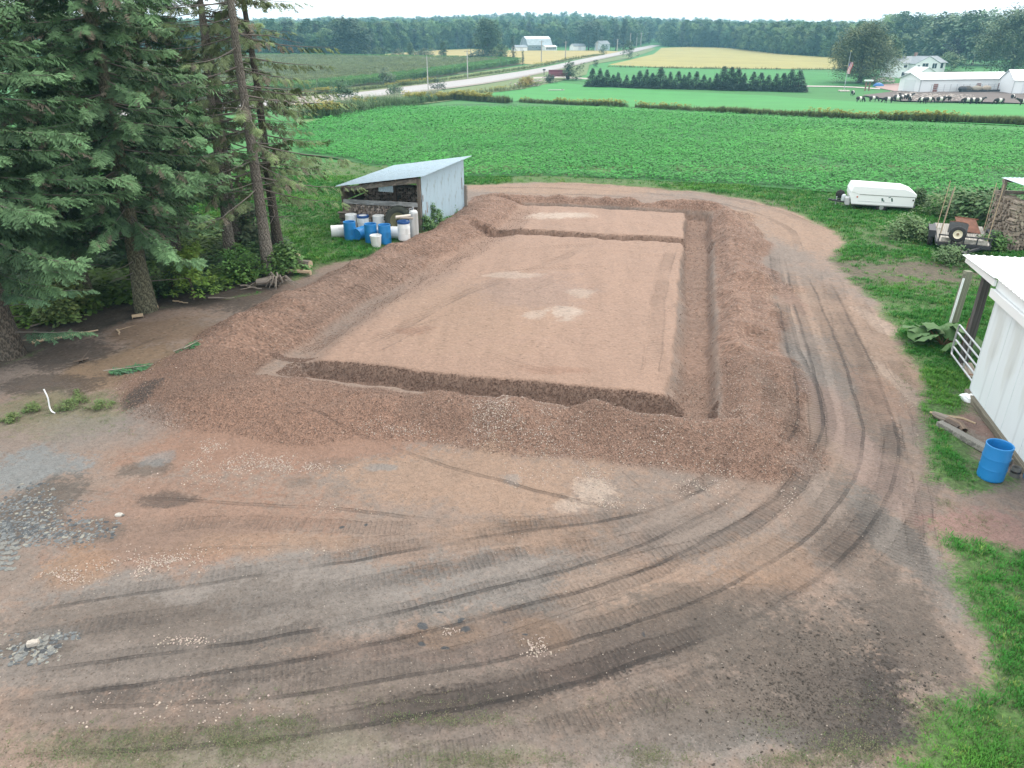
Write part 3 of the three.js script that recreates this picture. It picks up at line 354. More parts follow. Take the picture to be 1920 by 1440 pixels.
// a polygon of world points cut into small triangles and laid on the land
function drape(P, lift, heightFn = null, maxE = .035) {
  const v2 = P.map(p => new THREE.Vector2(p[0], p[1])); if (THREE.ShapeUtils.isClockWise(v2)) v2.reverse();
  let T = THREE.ShapeUtils.triangulateShape(v2, []).map(t => t.map(i => [v2[i].x, v2[i].y]));
  const out = [], H = (x, d) => land(x, d) + lift + (heightFn ? heightFn(x, d) : 0);
  while (T.length) { const t = T.pop(); let b = 0, L = 0; for (let k = 0; k < 3; k++) { const l = Math.hypot(t[k][0] - t[(k + 1) % 3][0], t[k][1] - t[(k + 1) % 3][1]); if (l > L) { L = l; b = k; } }
    const dm = Math.max(20, Math.min(...t.map(q => q[1]))); if (L > Math.max(2, dm * maxE)) { const p = t[b], q = t[(b + 1) % 3], r = t[(b + 2) % 3], m = [(p[0] + q[0]) / 2, (p[1] + q[1]) / 2]; T.push([p, m, r], [m, q, r]); } else out.push(t); }
  const pos = [], uv = []; for (const t of out) for (const [x, d] of t) { pos.push(x, H(x, d), -d); uv.push(x, d); }
  const g = new THREE.BufferGeometry(); g.setAttribute('position', new THREE.Float32BufferAttribute(pos, 3)); g.setAttribute('uv', new THREE.Float32BufferAttribute(uv, 2));
  const nor = new Float32Array(pos.length); for (let i = 0; i < pos.length; i += 3) { const x = pos[i], d = -pos[i + 2], e = 2, a = (H(x + e, d) - H(x - e, d)) / (2 * e), c = (H(x, d + e) - H(x, d - e)) / (2 * e), l = 1 / Math.hypot(a, 1, c); nor[i] = -a * l; nor[i + 1] = l; nor[i + 2] = c * l; }
  g.setAttribute('normal', new THREE.BufferAttribute(nor, 3)); return g;
}
const WT = (...px) => px.map(p => GT(p[0], p[1]).slice(0, 2));
const fieldMat = (c, s = 23) => mat(c, .95, { map: TX.field, rep: [1 / s], side: THREE.DoubleSide });
const P_BEAN = WT([560, 236], [640, 216], [720, 206], [800, 199], [880, 195], [960, 196], [1130, 205], [1300, 214], [1500, 225], [1700, 235], [1920, 247], [2040, 253], [2040, 375], [1862, 369], [1718, 368], [1520, 360], [1400, 350], [1300, 345], [1150, 336], [1000, 331], [872, 333], [760, 322], [690, 312], [640, 300], [560, 290]);
sheet('bean_field', 'broad bright green leafy crop field behind the dirt site', drape(P_BEAN, .07), fieldMat([.016, .11, .018], 9), 'crop field');
sheet('meadow', 'light green meadow strip beyond the weedy hedge line', drape(WT([830, 183], [960, 190], [1140, 199], [1400, 212], [1700, 226], [1990, 241], [1990, 192], [1840, 196], [1700, 196], [1600, 190], [1450, 180], [1200, 168], [1100, 160], [1000, 150], [985, 168], [900, 176]), .05), fieldMat([.04, .235, .045], 31));
sheet('meadow', 'green meadow behind the row of spruces', drape(WT([1090, 152], [1110, 122], [1135, 118], [1250, 129], [1400, 131], [1560, 136], [1640, 140], [1670, 150], [1600, 161], [1500, 161], [1300, 158]), .07), fieldMat([.036, .2, .04], 31));
sheet('grain_field', 'pale yellow grain field on the slope right of the road', drape(WT([1140, 122], [1180, 113], [1225, 102], [1240, 90], [1290, 88], [1360, 89], [1420, 96], [1480, 103], [1560, 108], [1640, 114], [1640, 128], [1560, 130], [1400, 129], [1250, 127]), .1), fieldMat([.3, .27, .085], 60));
sheet('grain_field', 'pale yellow grain field below the barn left of the road', drape(WT([680, 114], [720, 102], [800, 95], [880, 92], [985, 95], [1060, 95], [1130, 95], [1165, 97], [1110, 107], [1000, 121], [900, 117], [800, 116]), .1), fieldMat([.34, .28, .1], 60));
sheet('grass_verge', 'rough grass along the far side of the road', drape(WT([540, 184], [640, 176], [760, 162], [900, 144], [1000, 128], [1100, 108], [1180, 92], [1205, 90], [1150, 97], [1090, 106], [1000, 121], [900, 135], [760, 156], [640, 166], [540, 170]), .09), fieldMat([.16, .2, .07], 17));
sheet('grass_verge', 'rough grass and weeds along the near side of the road', drape(WT([560, 236], [640, 214], [720, 204], [800, 195], [900, 177], [985, 166], [1100, 140], [1105, 122], [1180, 110], [1230, 92], [1222, 90], [1190, 99], [1100, 119], [1000, 142], [900, 160], [760, 178], [640, 193], [540, 203]), .09), fieldMat([.13, .18, .065], 17));
// the road: carriageway with gravel shoulders
const RU = WT([100, 223], [200, 213], [300, 203], [420, 194], [540, 186], [640, 178], [760, 164], [900, 146.5], [1000, 131], [1100, 110], [1180, 93.5], [1222, 85]), RL = WT([100, 238], [200, 228], [300, 217], [420, 206], [540, 197], [640, 188], [760, 174.5], [900, 157], [1000, 139.5], [1100, 116.5], [1188, 97.5], [1238, 85]);
function ribbon(a, b, lift) { const n = 160, A = new THREE.CatmullRomCurve3(a.map(p => new THREE.Vector3(p[0], 0, p[1]))).getPoints(n), B = new THREE.CatmullRomCurve3(b.map(p => new THREE.Vector3(p[0], 0, p[1]))).getPoints(n), pos = [], uv = [], idx = []; for (let i = 0; i <= n; i++) for (const p of [A[i], B[i]]) { pos.push(p.x, land(p.x, p.z) + lift, -p.z); uv.push(p.x, p.z); if (i && p === A[i]) idx.push(2 * i - 2, 2 * i - 1, 2 * i + 1, 2 * i - 2, 2 * i + 1, 2 * i); } const g = new THREE.BufferGeometry(); g.setAttribute('position', new THREE.Float32BufferAttribute(pos, 3)); g.setAttribute('uv', new THREE.Float32BufferAttribute(uv, 2)); g.setIndex(idx); g.computeVertexNormals(); return g; }
const mix = (a, b, t) => a.map((p, i) => [lerp(p[0], b[i][0], t), lerp(p[1], b[i][1], t)]);
sheet('road_shoulder', 'pale gravel shoulders of the country road', ribbon(mix(RU, RL, -.14), mix(RU, RL, 1.2), .12), fieldMat([.28, .25, .21], 5));
sheet('road', 'pale grey country road climbing to the wooded rise', ribbon(RU, RL, .17), fieldMat([.36, .35, .345], 7));
sheet('driveway', 'narrow pale gravel driveway crossing behind the spruces', drape(WT([1000, 145], [1050, 143.5], [1105, 147], [1105, 149.5], [1050, 146], [1000, 148]), .1), fieldMat([.4, .36, .32], 5));
sheet('driveway', 'narrow pale driveway running past the flag to the white house', drape(WT([1480, 160.8], [1560, 161.5], [1600, 163], [1650, 166], [1650, 168], [1600, 164.6], [1560, 163.4], [1480, 162.6]), .1), fieldMat([.5, .45, .42], 5));
sheet('farmyard', 'pinkish gravel yard before the white house', drape(WT([1640, 164], [1650, 158], [1700, 156], [1720, 170], [1715, 176], [1680, 172]), .11), fieldMat([.38, .26, .24], 8));
sheet('feedlot', 'dark muddy cattle yard with stones before the long white shed', drape(WT([1615, 180], [1680, 172], [1720, 170], [1800, 170], [1920, 173], [2000, 175], [2000, 198], [1920, 196], [1800, 193], [1690, 191]), .09, (x, d) => .3 * fbm(x * .3, d * .3, 3)), mat([.12, .095, .085], .95, { map: TX.field, rep: [1 / 12], side: THREE.DoubleSide }));
const P_CORN = WT([585, 172], [640, 168], [700, 160], [760, 154.5], [900, 133.5], [985, 120], [975, 118.5], [900, 116], [800, 114], [680, 112], [600, 110], [585, 110]);
P_CORN.push(...WT([480, 110], [300, 112], [100, 118], [100, 212], [300, 194], [480, 180]));
sheet('cornfield', 'soil under the standing corn', drape(P_CORN, .06), fieldMat([.12, .13, .06], 17));
// ------------------------------------------------------------------ VEGETATION
const hNear = (X, d) => d < DF - .5 && Math.abs(X) < XW - .5 && d > DN ? heightNear(X, d) : land(X, d);
function leafBlade(L, out, x, y, z, dx, dy, dz, w, bend = .3) { // a bent two-piece leaf from a point along a direction
  const l = Math.hypot(dx, dy, dz) || 1; dx /= l; dy /= l; dz /= l;
  let sx = dz, sz = -dx, sy = 0; const q = Math.hypot(sx, sz) || 1; sx = sx / q * w / 2; sz = sz / q * w / 2; if (q < .05) { sx = w / 2; sz = 0; }
  const mx = x + dx * L * .5, my = y + dy * L * .5, mz = z + dz * L * .5, ex = x + dx * L, ey = y + dy * L - bend * L * .4, ez = z + dz * L;
  out.push(x, y, z, mx - sx, my - sy, mz - sz, mx + sx, my + sy, mz + sz, mx - sx, my, mz - sz, ex, ey, ez, mx + sx, my, mz + sz);
}
function clump(rnd, n, R, H, L, w, up = .3) { const o = []; for (let i = 0; i < n; i++) { const a = rnd() * 6.283, e = rnd(), r = R * Math.sqrt(rnd()) * .9, y = H * e * (1 - .4 * r / R); const b = a + (rnd() - .5) * 1.6; leafBlade(L * (.7 + .6 * rnd()), o, Math.cos(a) * r, y, Math.sin(a) * r, Math.cos(b), up + (rnd() - .4) * .9, Math.sin(b), w * (.7 + .6 * rnd()), .5); } return tris(o); }
function tuft(rnd, n, H, spread, w) { const o = []; for (let i = 0; i < n; i++) { const a = rnd() * 6.283, r = spread * rnd(), h = H * (.5 + .6 * rnd()), lean = .25 + .5 * rnd(); leafBlade(h, o, Math.cos(a) * r, 0, Math.sin(a) * r, Math.cos(a + rnd()) * lean, 1, Math.sin(a + rnd()) * lean, w, .5); } return tris(o); }
const R1 = seeded(5);
// --- short grass
const grassMat = leafMat([1, 1, 1]);
const lawnTuft = tuft(R1, 18, .1, .12, .011), roughTuft = tuft(R1, 12, .26, .1, .022);
{
  const r = seeded(21), L = [];
  const put = (n, x0, x1, d0, d1, dens, sc, test) => { for (let i = 0; i < n; i++) { const X = lerp(x0, x1, r()), d = lerp(d0, d1, r()); if (Math.abs(X) > d * .78 + 5) continue; const l = lawnness(X, d); if (l < .03 || !test(X, d)) continue;
    const bare = fbm(X * .7 + 60, d * .7, 4), p = ss(.0, .5, l) * dens; if (r() > p || bare < .3 && r() < .7) continue;
    const v = .75 + .5 * fbm(X * .9, d * .9 + 30, 3) + .25 * (r() - .5), y = ss(.5, .75, fbm(X * .35 + 80, d * .35, 3)), dry = r() < .07 ? 1 : 0;
    const s = sc * (.7 + .6 * r()) * (.6 + .8 * fbm(X * 1.3, d * 1.3, 2)); L.push([mat4(X, heightNear(X, d) - .01, -d, s, s, s, (r() - .5) * .3, r() * 6.28, 0), col(lerp(.035, .08, y) * v + dry * .12, lerp(.19, .245, y) * v + dry * .06, lerp(.018, .025, y) * v + dry * .03)]); } };
  const muddy = (X, d) => r() > mudAt(X, d) * 1.1 + .5 * (vn(X * 2 + d * 2.6, d * 5) - .5) * mudAt(X, d);
  const gravelPath = (X, d) => { const [u, v] = UV(X, d); return !(Math.abs(d - 12.15 + (X - 10) * .28) < .75 && X > 8.6 && r() > .12) && !(u > 6.4 && v > 13.6 && v < 18.6 && r() > .1) && !(Math.hypot((X - 8.1) * 1, (d - 10.4) * 1.6) < .5 && r() > .15); };
  put(56000, 3.5, 16, 2.2, 22, 1, 1, gravelPath); put(22000, 8, 22, 22, 32, .9, 1.25, muddy); put(26000, 9, 40, 30, 50, .9, 1.7, (X, d) => muddy(X, d) && !inPoly(P_BEAN, X, d)); put(34000, -24, 0, 24, 50, .95, 1.5, (X, d) => !inPoly(P_BEAN, X, d)); put(6000, -40, -15, 20, 55, .8, 2.2, () => true); put(5000, -36, 40, 44, 56, .8, 1.8, (X, d) => !inPoly(P_BEAN, X, d));
  tag(copies('grass', lawnTuft, grassMat, scene, L), 'short bright green grass on the lawns round the dirt', 'grass');
  // thin grass sprouting on the yard
  const T = []; const G2 = [[260, 1410, 330, 60, 1500], [430, 1390, 200, 40, 800], [520, 1350, 120, 20, 220], [850, 1350, 160, 16, 260], [900, 1425, 200, 20, 420], [1220, 1420, 120, 24, 260], [1440, 1360, 60, 40, 160], [110, 765, 110, 26, 420], [190, 760, 60, 30, 260], [190, 800, 90, 30, 90], [1600, 1410, 140, 40, 500], [1500, 1430, 120, 20, 260], [1730, 1330, 50, 60, 420], [1640, 1330, 100, 60, 120], [1830, 985, 70, 24, 150], [1770, 945, 24, 14, 50], [1700, 690, 20, 60, 120], [620, 1310, 300, 30, 160], [1200, 1320, 200, 30, 60]];
  for (const [x, y, rx, ry, n] of G2) for (let i = 0; i < n; i++) { const q = r() * 6.283, e = Math.sqrt(-Math.log(1 - r() * .95)) * .62, [X, d] = G(x + Math.cos(q) * rx * e, y + Math.sin(q) * ry * e); if (fbm(X * 2.2, d * 2.2, 3) < .4 && r() < .75) continue; const s = .3 + .45 * r(), v = .7 + .5 * r(), w = d > 13 ? .9 : r(); T.push([mat4(X, heightNear(X, d) - .015, -d, s, s * .7, s, 0, r() * 6.28, 0), col(lerp(.2, .08, w) * v, lerp(.17, .14, w) * v, lerp(.11, .04, w) * v)]); }
  tag(copies('sparse_grass', lawnTuft, grassMat, scene, T), 'thin grass and seedlings sprouting from the bare yard', 'grass');
}
// --- bean field plants
{
  const r = seeded(31), g = [clump(r, 30, .36, .42, .17, .12, .02), clump(r, 26, .34, .46, .18, .13, .02)], L = [[], []];
  const ax = [.86, -.51], put = (X, d, s, v) => { const y = ss(.45, .8, fbm(X * .06, d * .09 + 12, 3)), t = vn(X * .5, d * .5); L[r() < .5 ? 0 : 1].push([mat4(X, land(X, d) + .02, -d, s, s * (.85 + .4 * r()), s, 0, r() * 6.28, 0), col(lerp(.026, .055, y) * v, lerp(.235, .3, y) * v * (.9 + .2 * t), lerp(.024, .036, y) * v)]); };
  const X0 = Math.min(...P_BEAN.map(p => p[0])), X1 = Math.max(...P_BEAN.map(p => p[0]));
  const fB = new Field((x, y) => sdPoly(P_BEAN, x, y), X0, X1, 40, 130, 1);
  for (let row = -260; row < 260; row++) for (let k = -420; k < 420; k++) { // rows .62 m apart
    const d0 = row * .74, b = k * .42, X = ax[0] * b - ax[1] * d0 + (r() - .5) * .25, d = 70 + ax[1] * b + ax[0] * d0 + (r() - .5) * .1; if (d < 42 || d > 128 || Math.abs(X) > d * .74 + 2) continue; if (d > 80 && (k & 1)) continue; if (fB.at(X, d) + (vn(X * .5, d * .5) - .5) * 1.4 > -.1) continue; if (r() < .1) continue;
    const gap = fbm(X * .22 + 5, d * .35, 3); if (gap < .3 && r() < .4) continue; put(X, d, (d > 80 ? 1.35 : 1) * (.85 + .35 * r()) * (.85 + .3 * gap), .88 + .24 * r()); }
  const o = thing('bean_crop', 'dense leafy green crop standing in rows across the field', 'crop'); o.userData.kind = 'stuff';
  copies('plants', g[0], grassMat, o, L[0]); copies('plants', g[1], grassMat, o, L[1]);
}
// --- weeds, hedge strips, corn
const weedG = [0, 1].map(() => { const o = []; const r = R1; for (let i = 0; i < 9; i++) { const a = r() * 6.28, q = .25 * r(), h = .8 + .5 * r(), x = Math.cos(a) * q, z = Math.sin(a) * q; for (let k = 0; k < 7; k++) { const b = r() * 6.28, y = h * (.15 + .85 * k / 7); leafBlade(.26 * (1.1 - k / 9), o, x, y, z, Math.cos(b), .5, Math.sin(b), .07, .6); } leafBlade(h, o, x, 0, z, .1 * Math.cos(a), 1, .1 * Math.sin(a), .03, 0); } return tris(o); });
const flowerG = (() => { const o = [], r = R1; for (let i = 0; i < 10; i++) { const a = r() * 6.28, q = .3 * r(); for (let k = 0; k < 3; k++) leafBlade(.2, o, Math.cos(a) * q, 1.0 + .25 * r(), Math.sin(a) * q, Math.cos(a + k * 2), .7, Math.sin(a + k * 2), .1, .5); } return tris(o); })();
function weedStrip(name, label, cat, px, width, n, h, tint, flower, seed, lift = 0) {
  const r = seeded(seed), P = WT(...px), c = new THREE.CatmullRomCurve3(P.map(p => new THREE.Vector3(p[0], 0, p[1]))), A = [], B = [];
  for (let i = 0; i < n; i++) { const t = r(), p = c.getPoint(t), tg = c.getTangent(t), o = (r() + r() - 1) * width, X = p.x - tg.z * o, d = p.z + tg.x * o, hh = h * (.35 + .65 * fbm(X * .22 + seed, d * .22, 3) + .55 * r() * r()), v = .7 + .6 * r(); if (fbm(X * .12 + seed * 3, d * .12, 2) < .2) continue;
    A.push([mat4(X, land(X, d) + lift, -d, hh * 1.1, hh, hh * 1.1, 0, r() * 6.28, 0), col(tint[0] * v, tint[1] * v, tint[2] * v)]);
    if (r() < flower * ss(.48, .62, fbm(X * .09 + seed * 7, d * .09, 2)) * 2) B.push([mat4(X, land(X, d) + lift + .05, -d, hh * 1.1, hh, hh * 1.1, 0, r() * 6.28, 0), col(.33 * v, .31 * v, .05 * v)]); }
  const o = thing(name, label, cat); o.userData.kind = 'stuff'; copies('stems', weedG[seed & 1], grassMat, o, A); if (B.length) copies('blossom', flowerG, grassMat, o, B);
}
weedStrip('weed_strip', 'long weedy strip with goldenrod running to the right edge between the two fields', 'weeds', [[975, 192], [1130, 199], [1300, 208], [1500, 218], [1700, 226], [1850, 231], [1960, 237]], 1.0, 6200, .78, [.13, .18, .055], .13, 3);
weedStrip('weed_strip', 'short tall-grown goldenrod strip at the roadside corner of the crop field', 'weeds', [[818, 190], [850, 187], [900, 190], [955, 194]], 1.2, 1000, 1.25, [.09, .13, .035], .5, 4);
weedStrip('roadside_weeds', 'bushy weeds and goldenrod at the near roadside left of the utility pole', 'weeds', [[590, 224], [650, 212], [700, 203], [760, 197], [800, 190]], 3, 1500, 1.5, [.09, .17, .06], .5, 6);
weedStrip('roadside_weeds', 'pale tall grasses lining the near edge of the road', 'weeds', [[640, 200], [720, 192], [780, 186], [820, 180]], 2.0, 600, 1.4, [.3, .32, .22], 0, 8);
weedStrip('roadside_weeds', 'brush and yellow weeds along the near side of the road farther on', 'weeds', [[850, 178], [920, 172], [985, 163], [1000, 158]], 3.5, 500, .9, [.17, .2, .08], .4, 10);
weedStrip('roadside_weeds', 'weeds and goldenrod on the far side of the road along the corn', 'weeds', [[560, 181], [640, 173], [760, 160], [900, 141], [1000, 126], [1080, 110], [1130, 103]], 2.4, 2600, 1.0, [.15, .2, .06], .45, 11);
weedStrip('field_edge_weeds', 'dry weeds along the lower edge of the yellow field beyond the spruces', 'weeds', [[1140, 126], [1250, 128], [1400, 130], [1560, 131], [1640, 128]], 1.2, 700, .9, [.2, .2, .08], .2, 12);
{
  const r = seeded(44), o = []; for (let i = 0; i < 4; i++) { const a = r() * 6.28, x = .3 * Math.cos(a), z = .3 * Math.sin(a); for (let k = 0; k < 7; k++) { const b = r() * 6.28; leafBlade(.8, o, x, .5 + k * .25, z, Math.cos(b), .9, Math.sin(b), .12, .9); } leafBlade(.5, o, x, 2.1, z, .1, 1, .1, .12, 0); } const g = tris(o), L = [];
  const xs = P_CORN.map(p => p[0]), dd = P_CORN.map(p => p[1]), fC = new Field((x, y) => sdPoly(P_CORN, x, y), Math.min(...xs), Math.max(...xs), Math.min(...dd), Math.max(...dd), 2);
  for (let i = 0; i < 60000; i++) { const X = lerp(Math.min(...xs), Math.max(...xs), r()), d = lerp(Math.min(...dd), Math.max(...dd), r()), s = fC.at(X, d); if (s > -.3 || Math.abs(X) > d * .73) continue; const edge = s > -9, n = fbm(X * .05, d * .05, 3), v = (.8 + .4 * r()) * (.8 + .4 * n); if (!edge && r() < .35) continue;
    L.push([mat4(X, land(X, d), -d, 1.4, 1.05, 1.4, 0, r() * 6.28, 0), edge ? col(.09 * v, .22 * v, .05 * v) : col(.16 * v, .2 * v, .085 * v)]); }
  tag(copies('corn_crop', g, grassMat, scene, L), 'olive green standing corn filling the field across the road', 'corn');
}
// --- broadleaf trees and shrubs
const R2 = seeded(9), leafG = [clump(R2, 34, .55, .9, .34, .24, .1), clump(R2, 34, .55, .8, .3, .2, .2)], fineG = clump(R2, 40, .5, .9, .17, .075, .1), trunkMat = mat([.16, .13, .1], .95, { map: TX.bark, bump: TX.barkB, bs: .02, rep: [1, .5] });
function lobes(rnd, H, R, n, shape) { const o = []; for (let i = 0; i < n; i++) { const t = (i + .5) / n, y = H * lerp(shape.y0, .97, t), rr = R * shape.f(t), a = i * 2.4 + rnd(), q = rr * (.25 + .65 * rnd()); o.push([Math.cos(a) * q, y, Math.sin(a) * q, R * shape.s * (.7 + .6 * rnd()) * (1 - .35 * t)]); } return o; }
const ROUND = { y0: .2, f: t => Math.sqrt(Math.max(0, 1 - (t * 1.6 - .68) ** 2)), s: .46 }, COLUMN = { y0: .1, f: t => .8 * (1 - t * .6), s: .6 }, BUSH = { y0: .12, f: t => Math.sqrt(1 - t * t * .9), s: .45 }, CONE = { y0: .1, f: t => 1 - t, s: .34 };
const smallClump = [clump(R2, 15, .55, .9, .42, .3, .1), clump(R2, 15, .55, .8, .4, .27, .2)], smallFine = clump(R2, 20, .5, .9, .24, .1, .1), crownMat = leafMat([1, 1, 1]); crownMat.vertexColors = true;
function crownGeo(list, bases) { // copies of leaf clumps joined into one crown, each clump with its own green
  let n = 0; list.forEach((e, i) => n += bases[i % bases.length].attributes.position.count); const P = new Float32Array(n * 3), N = new Float32Array(n * 3), Cc = new Float32Array(n * 3), v = new THREE.Vector3(), nm = new THREE.Matrix3(); let k = 0;
  list.forEach(([m, c], i) => { const b = bases[i % bases.length], p = b.attributes.position, q = b.attributes.normal; nm.getNormalMatrix(m); for (let j = 0; j < p.count; j++, k += 3) { v.fromBufferAttribute(p, j).applyMatrix4(m); P[k] = v.x; P[k + 1] = v.y; P[k + 2] = v.z; v.fromBufferAttribute(q, j).applyMatrix3(nm).normalize(); N[k] = v.x; N[k + 1] = v.y; N[k + 2] = v.z; Cc[k] = c.r; Cc[k + 1] = c.g; Cc[k + 2] = c.b; } });
  const g = new THREE.BufferGeometry(); g.setAttribute('position', new THREE.BufferAttribute(P, 3)); g.setAttribute('normal', new THREE.BufferAttribute(N, 3)); g.setAttribute('color', new THREE.BufferAttribute(Cc, 3)); return g; }
function crownList(rnd, H, R, shape, nl, per, size, tint, vary = .35) { const L = []; for (const [x, y, z, s] of lobes(rnd, H, R, nl, shape)) for (let i = 0; i < per; i++) { const u = rnd() * 2 - 1, a = rnd() * 6.28, q = Math.sqrt(1 - u * u), k = s * (.72 + .36 * rnd()), py = y + u * k * .85; if (py < .05) continue; const v = 1 - vary / 2 + vary * rnd(), w = 1 + .25 * (rnd() - .5); L.push([mat4(x + Math.cos(a) * q * k, py, z + Math.sin(a) * q * k, size * (.7 + .6 * rnd()), size * (.7 + .5 * rnd()), size * (.7 + .6 * rnd()), (rnd() - .5), rnd() * 6.28, (rnd() - .5)), col(tint[0] * v * w, tint[1] * v, tint[2] * v)]); } return L; }
function tree(name, label, cat, px, py, H, R, shape, tint, o = {}) {
  const rnd = seeded(o.seed ?? Math.round(px * 7 + py)), [X, d] = GT(px, py), t = thing(name, label, cat, [X, land(X, d) - .05, -d], 0, o.group), nl = o.nl ?? 14, per = o.per ?? 16;
  if (o.trunk !== 0) { const th = H * (o.th ?? .5), r = o.r ?? H * .022, g = [taperTube([[0, 0, 0, r * 1.35], [.02 * H, th * .3, 0, r], [0, th, .01 * H, r * .7], [0, H * .85, 0, r * .15]], 7)]; for (let i = 0; i < 6; i++) { const a = i * 2.4, y = th * (.55 + .1 * i); g.push(taperTube([[0, y, 0, r * .5], [Math.cos(a) * R * .35, y + H * .12, Math.sin(a) * R * .35, r * .3], [Math.cos(a) * R * .7, y + H * .2, Math.sin(a) * R * .7, r * .08]], 5)); } part('trunk', g, trunkMat, t); }
  part('crown', crownGeo(crownList(rnd, H, R, shape, nl, per, o.size ?? R * .34, tint, o.vary), o.fine ? [smallFine] : smallClump), crownMat, t);
  return t;
}
const shrub = (label, px, py, H, R, tint, o = {}) => tree('shrub', label, 'shrub', px, py, H, R, o.shape ?? BUSH, tint, { trunk: o.trunk ?? 1, nl: o.nl ?? 8, per: o.per ?? 12, r: .05, th: .6, ...o });
const DK = [.045, .085, .05], MD = [.06, .12, .045], LT = [.1, .17, .06];
tree('tree', 'broad dark green tree at the left end of the far hedge beside the corn', 'tree', 657, 111, 16, 9, ROUND, DK, { nl: 18, per: 18 });
tree('tree', 'small pale green tree in the far hedge right of the broad dark tree', 'tree', 770, 113, 7.5, 3.2, CONE, LT);
tree('tree', 'small conical green tree standing alone at the edge of the yellow field', 'tree', 831, 115, 8.5, 3, CONE, MD);
tree('tree', 'large round-crowned green tree near the road, left of the barn', 'tree', 914, 113, 17, 7, ROUND, [.06, .12, .05], { nl: 18, per: 18, th: .4 });
tree('tree', 'light green bushy young tree right of the large round tree', 'tree', 939, 117, 7, 4, BUSH, LT);
tree('tree', 'dark narrow column-shaped evergreen left of the barn', 'tree', 962, 119, 11.5, 1.7, COLUMN, DK);
tree('tree', 'thin small dark evergreen by the end of the cornfield', 'tree', 980, 122, 6, .9, COLUMN, DK);
shrub('grey-green bush standing in the corn beside the far road edge', 727, 162, 4.2, 3, [.12, .16, .1]);
shrub('low green bush row end in the far hedge', 711, 111, 4.5, 4.5, MD); shrub('low grey-green bushes in the middle of the far hedge', 748, 111, 4, 4, [.13, .17, .1]); shrub('low pale bushes beside the conical field tree', 796, 114, 4, 6, [.14, .18, .1]); shrub('low dark bushes at the foot of the large round tree', 899, 117, 3.2, 7, DK);
shrub('round dark green bush beside the road on the climb', 1178, 110, 8.5, 4, MD); shrub('small bush by the far field edge beyond the road', 1131, 101, 4.5, 3, MD); shrub('small dark bush at the lower left corner of the right yellow field', 1117, 126, 2.6, 1.6, DK);
shrub('dark green bush beside the roadside weeds, tallest at the left', 648, 198, 3.4, 3, [.06, .13, .06]); shrub('dark leafy bush at the foot of the nearest utility pole', 821, 177, 3.6, 2, DK); shrub('small bush beside the road right of the pale grasses', 740, 180, 2.0, 2.4, [.1, .18, .07]);
shrub('dark green shrub over the maroon wagon', 1074, 150, 4.6, 3.8, [.08, .13, .06]); shrub('small dark bush among the stones by the roadside corner', 1030, 156, 2.0, 2.2, DK); shrub('orange-yellow flowering brush near the roadside stones', 986, 163, 2.0, 3, [.35, .27, .06]);
tree('willow', 'big spreading willow with hanging foliage left of the white house', 'tree', 1610, 156, 14.5, 8.6, { ...ROUND, y0: .16 }, [.12, .155, .06], { nl: 30, per: 52, fine: 1, size: 2.9, th: .25, r: .7 });
tree('tree', 'darker green tree close behind the right side of the willow', 'tree', 1664, 143, 12.5, 5, ROUND, [.085, .15, .06], { nl: 16, per: 18 });
tree('tree', 'large grey-green tree behind the house roof', 'tree', 1760, 118, 17, 11, ROUND, [.12, .19, .1], { nl: 26, per: 20 }); tree('tree', 'big pale tree rising behind the long white shed', 'tree', 1822, 122, 18, 11, ROUND, [.13, .2, .11], { nl: 26, per: 20 }); tree('tree', 'tall dark willow at the right edge behind the white sheds', 'tree', 1893, 146, 19, 11, ROUND, [.1, .15, .07], { nl: 26, per: 34, fine: 1, size: 4 });
tree('tree', 'dark purple-leaved tree beside the house', 'tree', 1788, 122, 10, 5, ROUND, [.05, .035, .045]); shrub('bright green shrub at the right wall of the house', 1782, 134, 5, 6, LT); tree('tree', 'dark tall spruce right of the far white house', 'tree', 1168, 93, 19, 5, CONE, DK, { nl: 18 }); tree('tree', 'shorter dark spruce between the far white house and the pole', 'tree', 1154, 95, 15, 4, CONE, DK); tree('tree', 'rounded bluish tree left of the far white house', 'tree', 1103, 94, 17, 9, ROUND, DK); tree('tree', 'green tree behind the small white shed by the barn', 'tree', 1092, 90, 14, 8, ROUND, MD);
